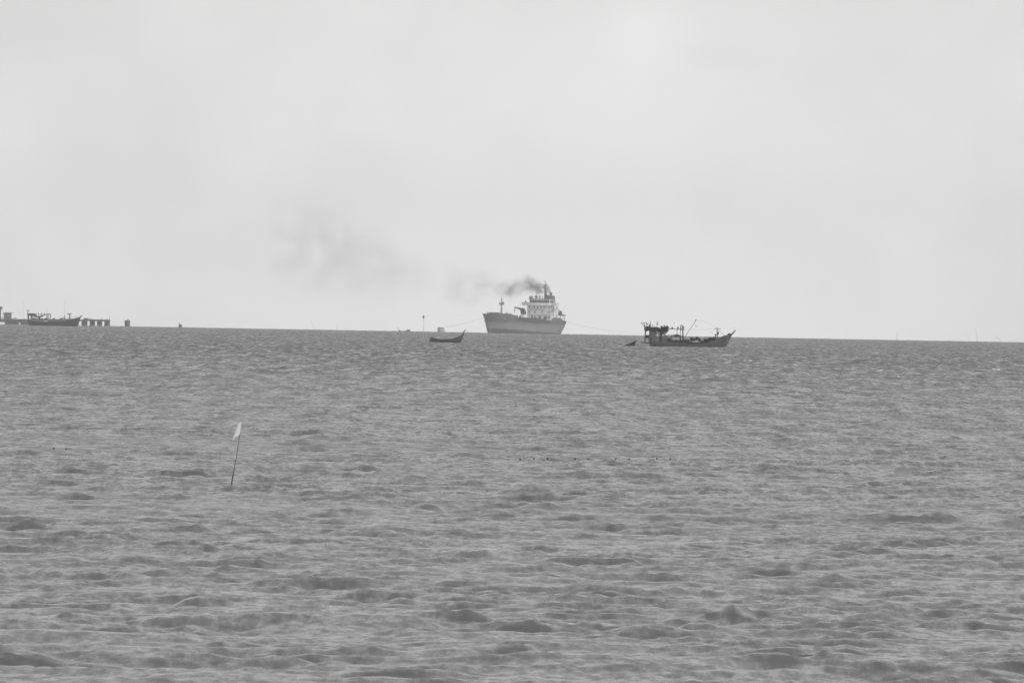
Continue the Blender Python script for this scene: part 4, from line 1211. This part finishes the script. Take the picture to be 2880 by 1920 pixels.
whitecap(1232, 948.5, 6, 1.6, "pale crest showing just behind the empty dark boat with curved prow", 16)

# ------------------------------------------------------------------ birds
def bird(px, py, D, span_px, yaw, label, lift=.35):
    m = D / FPX
    root = empty("seabird", air_point(px, py, D), yaw)
    tag(root, label, "bird", "seabirds flying over the boats")
    s = span_px * m / 2
    b = MB(); b.bm.free(); b = MB()
    b.tube([(0, -s * .55, 0), (0, -s * .3, .01), (0, 0, s * .04), (0, s * .3, .02), (0, s * .48, 0)], s * .13, 8)
    b.build("body", M_BIRD, root, smooth=True)
    for sd in (1, -1):
        w = MB(); bm = w.bm
        pr = [(0.06, .20, 0), (.5, .26, lift * .9), (1.0, -.05, lift * .45), (.5, -.10, lift * .85), (.06, -.18, -.02)]
        t = [bm.verts.new((sd * a * s, c * s, z * s + .012)) for a, c, z in pr]
        u = [bm.verts.new((sd * a * s, c * s, z * s - .03 * s)) for a, c, z in pr]
        n = len(pr)
        bm.faces.new((t[0], t[1], t[3], t[4])); bm.faces.new((t[1], t[2], t[3]))
        bm.faces.new((u[4], u[3], u[1], u[0])); bm.faces.new((u[3], u[2], u[1]))
        for i in range(n): bm.faces.new((t[i], u[i], u[(i + 1) % n], t[(i + 1) % n]))
        w.build("wing", M_BIRD, root)
bird(1959, 917.3, 1850, 10, .2, "seabird with bent wings flying below the lamp of the leaning boom")
bird(2002.5, 933.4, 1850, 6.5, .9, "small seabird flying just left of the big fishing boat's foremast")
bird(1896.5, 909.5, 1850, 6, -1.0, "seabird banking above the lamp rail of the big fishing boat")
bird(86, 867.5, 4700, 4.5, .5, "tiny seabird above the stern lamps of the far left fishing boat")

# ------------------------------------------------------------------ whip aerials beside the pier boat
stake("tall_mast", "very thin tall mast rising behind the pier, left of the far fishing boat", "mast", [(65, 914), (65, 880), (65, 846)], 6320, .10, M_ROPE_FAR, .06, "thin masts behind the pier")
stake("tall_mast", "very thin tall mast rising above the foredeck of the far left fishing boat", "mast", [(181.5, 915), (181.5, 885), (181.5, 848)], 6320, .16, M_ROPE_FAR, .06, "thin masts behind the pier")

# ------------------------------------------------------------------ mooring lines of the ship
def line(name, label, a, b, sag, r, n=26):
    a, b = Vector(a), Vector(b)
    pts = []
    for i in range(n):
        t = i / (n - 1)
        p = a.lerp(b, t); p.z -= sag * 4 * t * (1 - t)
        pts.append(p - a)
    o = MB().tube(pts, r, 6).build(name, M_ROPE_FAR)
    o.location = a
    tag(o, label, "mooring line", "mooring lines of the ship")
bpy.context.view_layer.update()
line("mooring_line", "faint mooring line from the ship's bow down to the pale mooring buoy", air_point(1366, 889.5, 5950), air_point(1249, 921, 5600), .9, .065)
line("mooring_line", "faint sagging mooring line from the ship's stern towards the big fishing boat", air_point(1592, 904.5, 6050), air_point(1835, 937.5, 6050), 2.1, .055)

# ------------------------------------------------------------------ smoke
def smoke_object(name, label, p_px, D, dens, noise_scale, seed, thr, contrast, path):
    """path: list of (px, py, radius_px, density); a drifting plume whose centre line, radius and density follow the path"""
    m = D / FPX
    o0 = air_point(path[0][0], path[0][1], D)
    pts = []
    for a, b, r, d in path:
        q = air_point(a, b, D) - o0
        pts.append((q.x, q.z, r * m, d))
    x0, x1 = pts[0][0], pts[-1][0]
    zmin = min(p[1] - p[2] * 1.15 for p in pts); zmax = max(p[1] + p[2] * 1.15 for p in pts)
    # closed tube domain that follows the plume
    b = MB()
    bm = b.bm
    rings = []
    full = [(pts[0][0] + pts[0][2] * .7, pts[0][1], pts[0][2] * .6)] + [(p[0], p[1], p[2] * 1.12) for p in pts] + [(pts[-1][0] - pts[-1][2] * .5, pts[-1][1], pts[-1][2] * .6)]
    for x, z, r in full:
        rings.append([bm.verts.new((x, r * math.cos(2 * math.pi * k / 14), z + r * math.sin(2 * math.pi * k / 14))) for k in range(14)])
    for i in range(len(rings) - 1):
        for k in range(14): bm.faces.new((rings[i][k], rings[i][(k + 1) % 14], rings[i + 1][(k + 1) % 14], rings[i + 1][k]))
    bm.faces.new(rings[0][::-1]); bm.faces.new(rings[-1])
    mat = bpy.data.materials.new(name + "_volume"); mat.use_nodes = True
    nt = mat.node_tree; N = nt.nodes; L = nt.links
    N.remove(N["Principled BSDF"])
    vol = N.new("ShaderNodeVolumePrincipled")
    vol.inputs["Color"].default_value = (0.45, 0.45, 0.45, 1)
    vol.inputs["Anisotropy"].default_value = 0.2
    L.new(vol.outputs[0], N["Material Output"].inputs["Volume"])
    tc = N.new("ShaderNodeTexCoord")
    # swirl the coordinates a little so that the edge billows
    wn_ = N.new("ShaderNodeTexNoise"); wn_.inputs["Scale"].default_value = noise_scale * .6; wn_.inputs["Detail"].default_value = 3
    off = N.new("ShaderNodeVectorMath"); off.operation = 'ADD'; off.inputs[1].default_value = (seed * 13.7, seed * 3.1, seed * 7.7)
    L.new(tc.outputs["Object"], off.inputs[0]); L.new(off.outputs[0], wn_.inputs["Vector"])
    sub = N.new("ShaderNodeVectorMath"); sub.operation = 'SUBTRACT'; sub.inputs[1].default_value = (.5, .5, .5); L.new(wn_.outputs["Color"], sub.inputs[0])
    sca = N.new("ShaderNodeVectorMath"); sca.operation = 'SCALE'; sca.inputs["Scale"].default_value = 1.6 / noise_scale * .55; L.new(sub.outputs[0], sca.inputs[0])
    pos = N.new("ShaderNodeVectorMath"); pos.operation = 'ADD'; L.new(tc.outputs["Object"], pos.inputs[0]); L.new(sca.outputs[0], pos.inputs[1])
    sep = N.new("ShaderNodeSeparateXYZ"); L.new(pos.outputs[0], sep.inputs[0])
    tt = N.new("ShaderNodeMapRange"); tt.inputs["From Min"].default_value = x0; tt.inputs["From Max"].default_value = x1
    L.new(sep.outputs["X"], tt.inputs["Value"])
    def curve(vals, lo, hi):
        f = N.new("ShaderNodeFloatCurve"); c = f.mapping.curves[0]
        ts = [(p[0] - x0) / (x1 - x0) for p in pts]
        while len(c.points) < len(ts): c.points.new(.5, .5)
        for q, t, v in zip(c.points, ts, vals): q.location = (t, (v - lo) / (hi - lo)); 
        f.mapping.update()
        L.new(tt.outputs[0], f.inputs["Value"])
        r = N.new("ShaderNodeMapRange"); r.inputs["To Min"].default_value = lo; r.inputs["To Max"].default_value = hi
        L.new(f.outputs[0], r.inputs["Value"]); return r.outputs[0]
    zc = curve([p[1] for p in pts], zmin, zmax)
    rc = curve([p[2] for p in pts], 0, max(p[2] for p in pts))
    dc = curve([p[3] for p in pts], 0, max(p[3] for p in pts))
    def math_(op, a, b=None, c=None):
        n = N.new("ShaderNodeMath"); n.operation = op
        for i, v in enumerate((a, b, c)):
            if v is None: continue
            if isinstance(v, (int, float)): n.inputs[i].default_value = v
            else: L.new(v, n.inputs[i])
        return n.outputs[0]
    dz = math_('SUBTRACT', sep.outputs["Z"], zc)
    rr = math_('SQRT', math_('ADD', math_('MULTIPLY', dz, dz), math_('MULTIPLY', sep.outputs["Y"], sep.outputs["Y"])))
    q = math_('DIVIDE', rr, rc)
    fall = N.new("ShaderNodeMapRange"); fall.interpolation_type = 'SMOOTHSTEP'
    fall.inputs["From Min"].default_value = 1.0; fall.inputs["From Max"].default_value = 0.15
    L.new(q, fall.inputs["Value"])
    n = N.new("ShaderNodeTexNoise"); n.inputs["Scale"].default_value = noise_scale; n.inputs["Detail"].default_value = 5; n.inputs["Roughness"].default_value = .55
    L.new(off.outputs[0], n.inputs["Vector"])
    nr = N.new("ShaderNodeMapRange"); nr.inputs["From Min"].default_value = thr; nr.inputs["From Max"].default_value = thr + contrast
    L.new(n.outputs["Fac"], nr.inputs["Value"])
    den = math_('MULTIPLY', math_('MULTIPLY', fall.outputs[0], nr.outputs[0]), math_('MULTIPLY', dc, dens))
    L.new(den, vol.inputs["Density"])
    o = b.build(name, mat)
    o.location = o0
    tag(o, label, None, None, "stuff")
    return o

smoke_object("smoke", "dark smoke pouring from the ship's funnel and curling away to the left", None, 6024.0, 0.60, 0.23, 1, .38, .24,
    [(1554, 838, 6, 1.5), (1550, 828, 9, 1.4), (1541, 816, 13, 1.1), (1530, 811, 19, .95), (1517, 811, 26, .85), (1505, 807, 31, .55), (1494, 801, 33, .42), (1482, 800, 34, .30), (1464, 806, 36, .17), (1440, 814, 38, .22), (1418, 816, 36, .13), (1385, 810, 30, .06), (1350, 806, 26, .03)])
smoke_object("smoke", "thin grey smoke drifting far to the left above the horizon", None, 6024.0, 0.017, 0.062, 6, .42, .18,
    [(1470, 806, 38, .2), (1400, 806, 54, .5), (1350, 802, 66, .9), (1300, 812, 76, 1.25), (1260, 806, 80, .8), (1200, 790, 92, .5), (1120, 768, 120, .45), (1030, 738, 155, .52), (960, 708, 180, .48), (890, 690, 200, .40), (810, 700, 200, .25), (740, 715, 190, .06)])
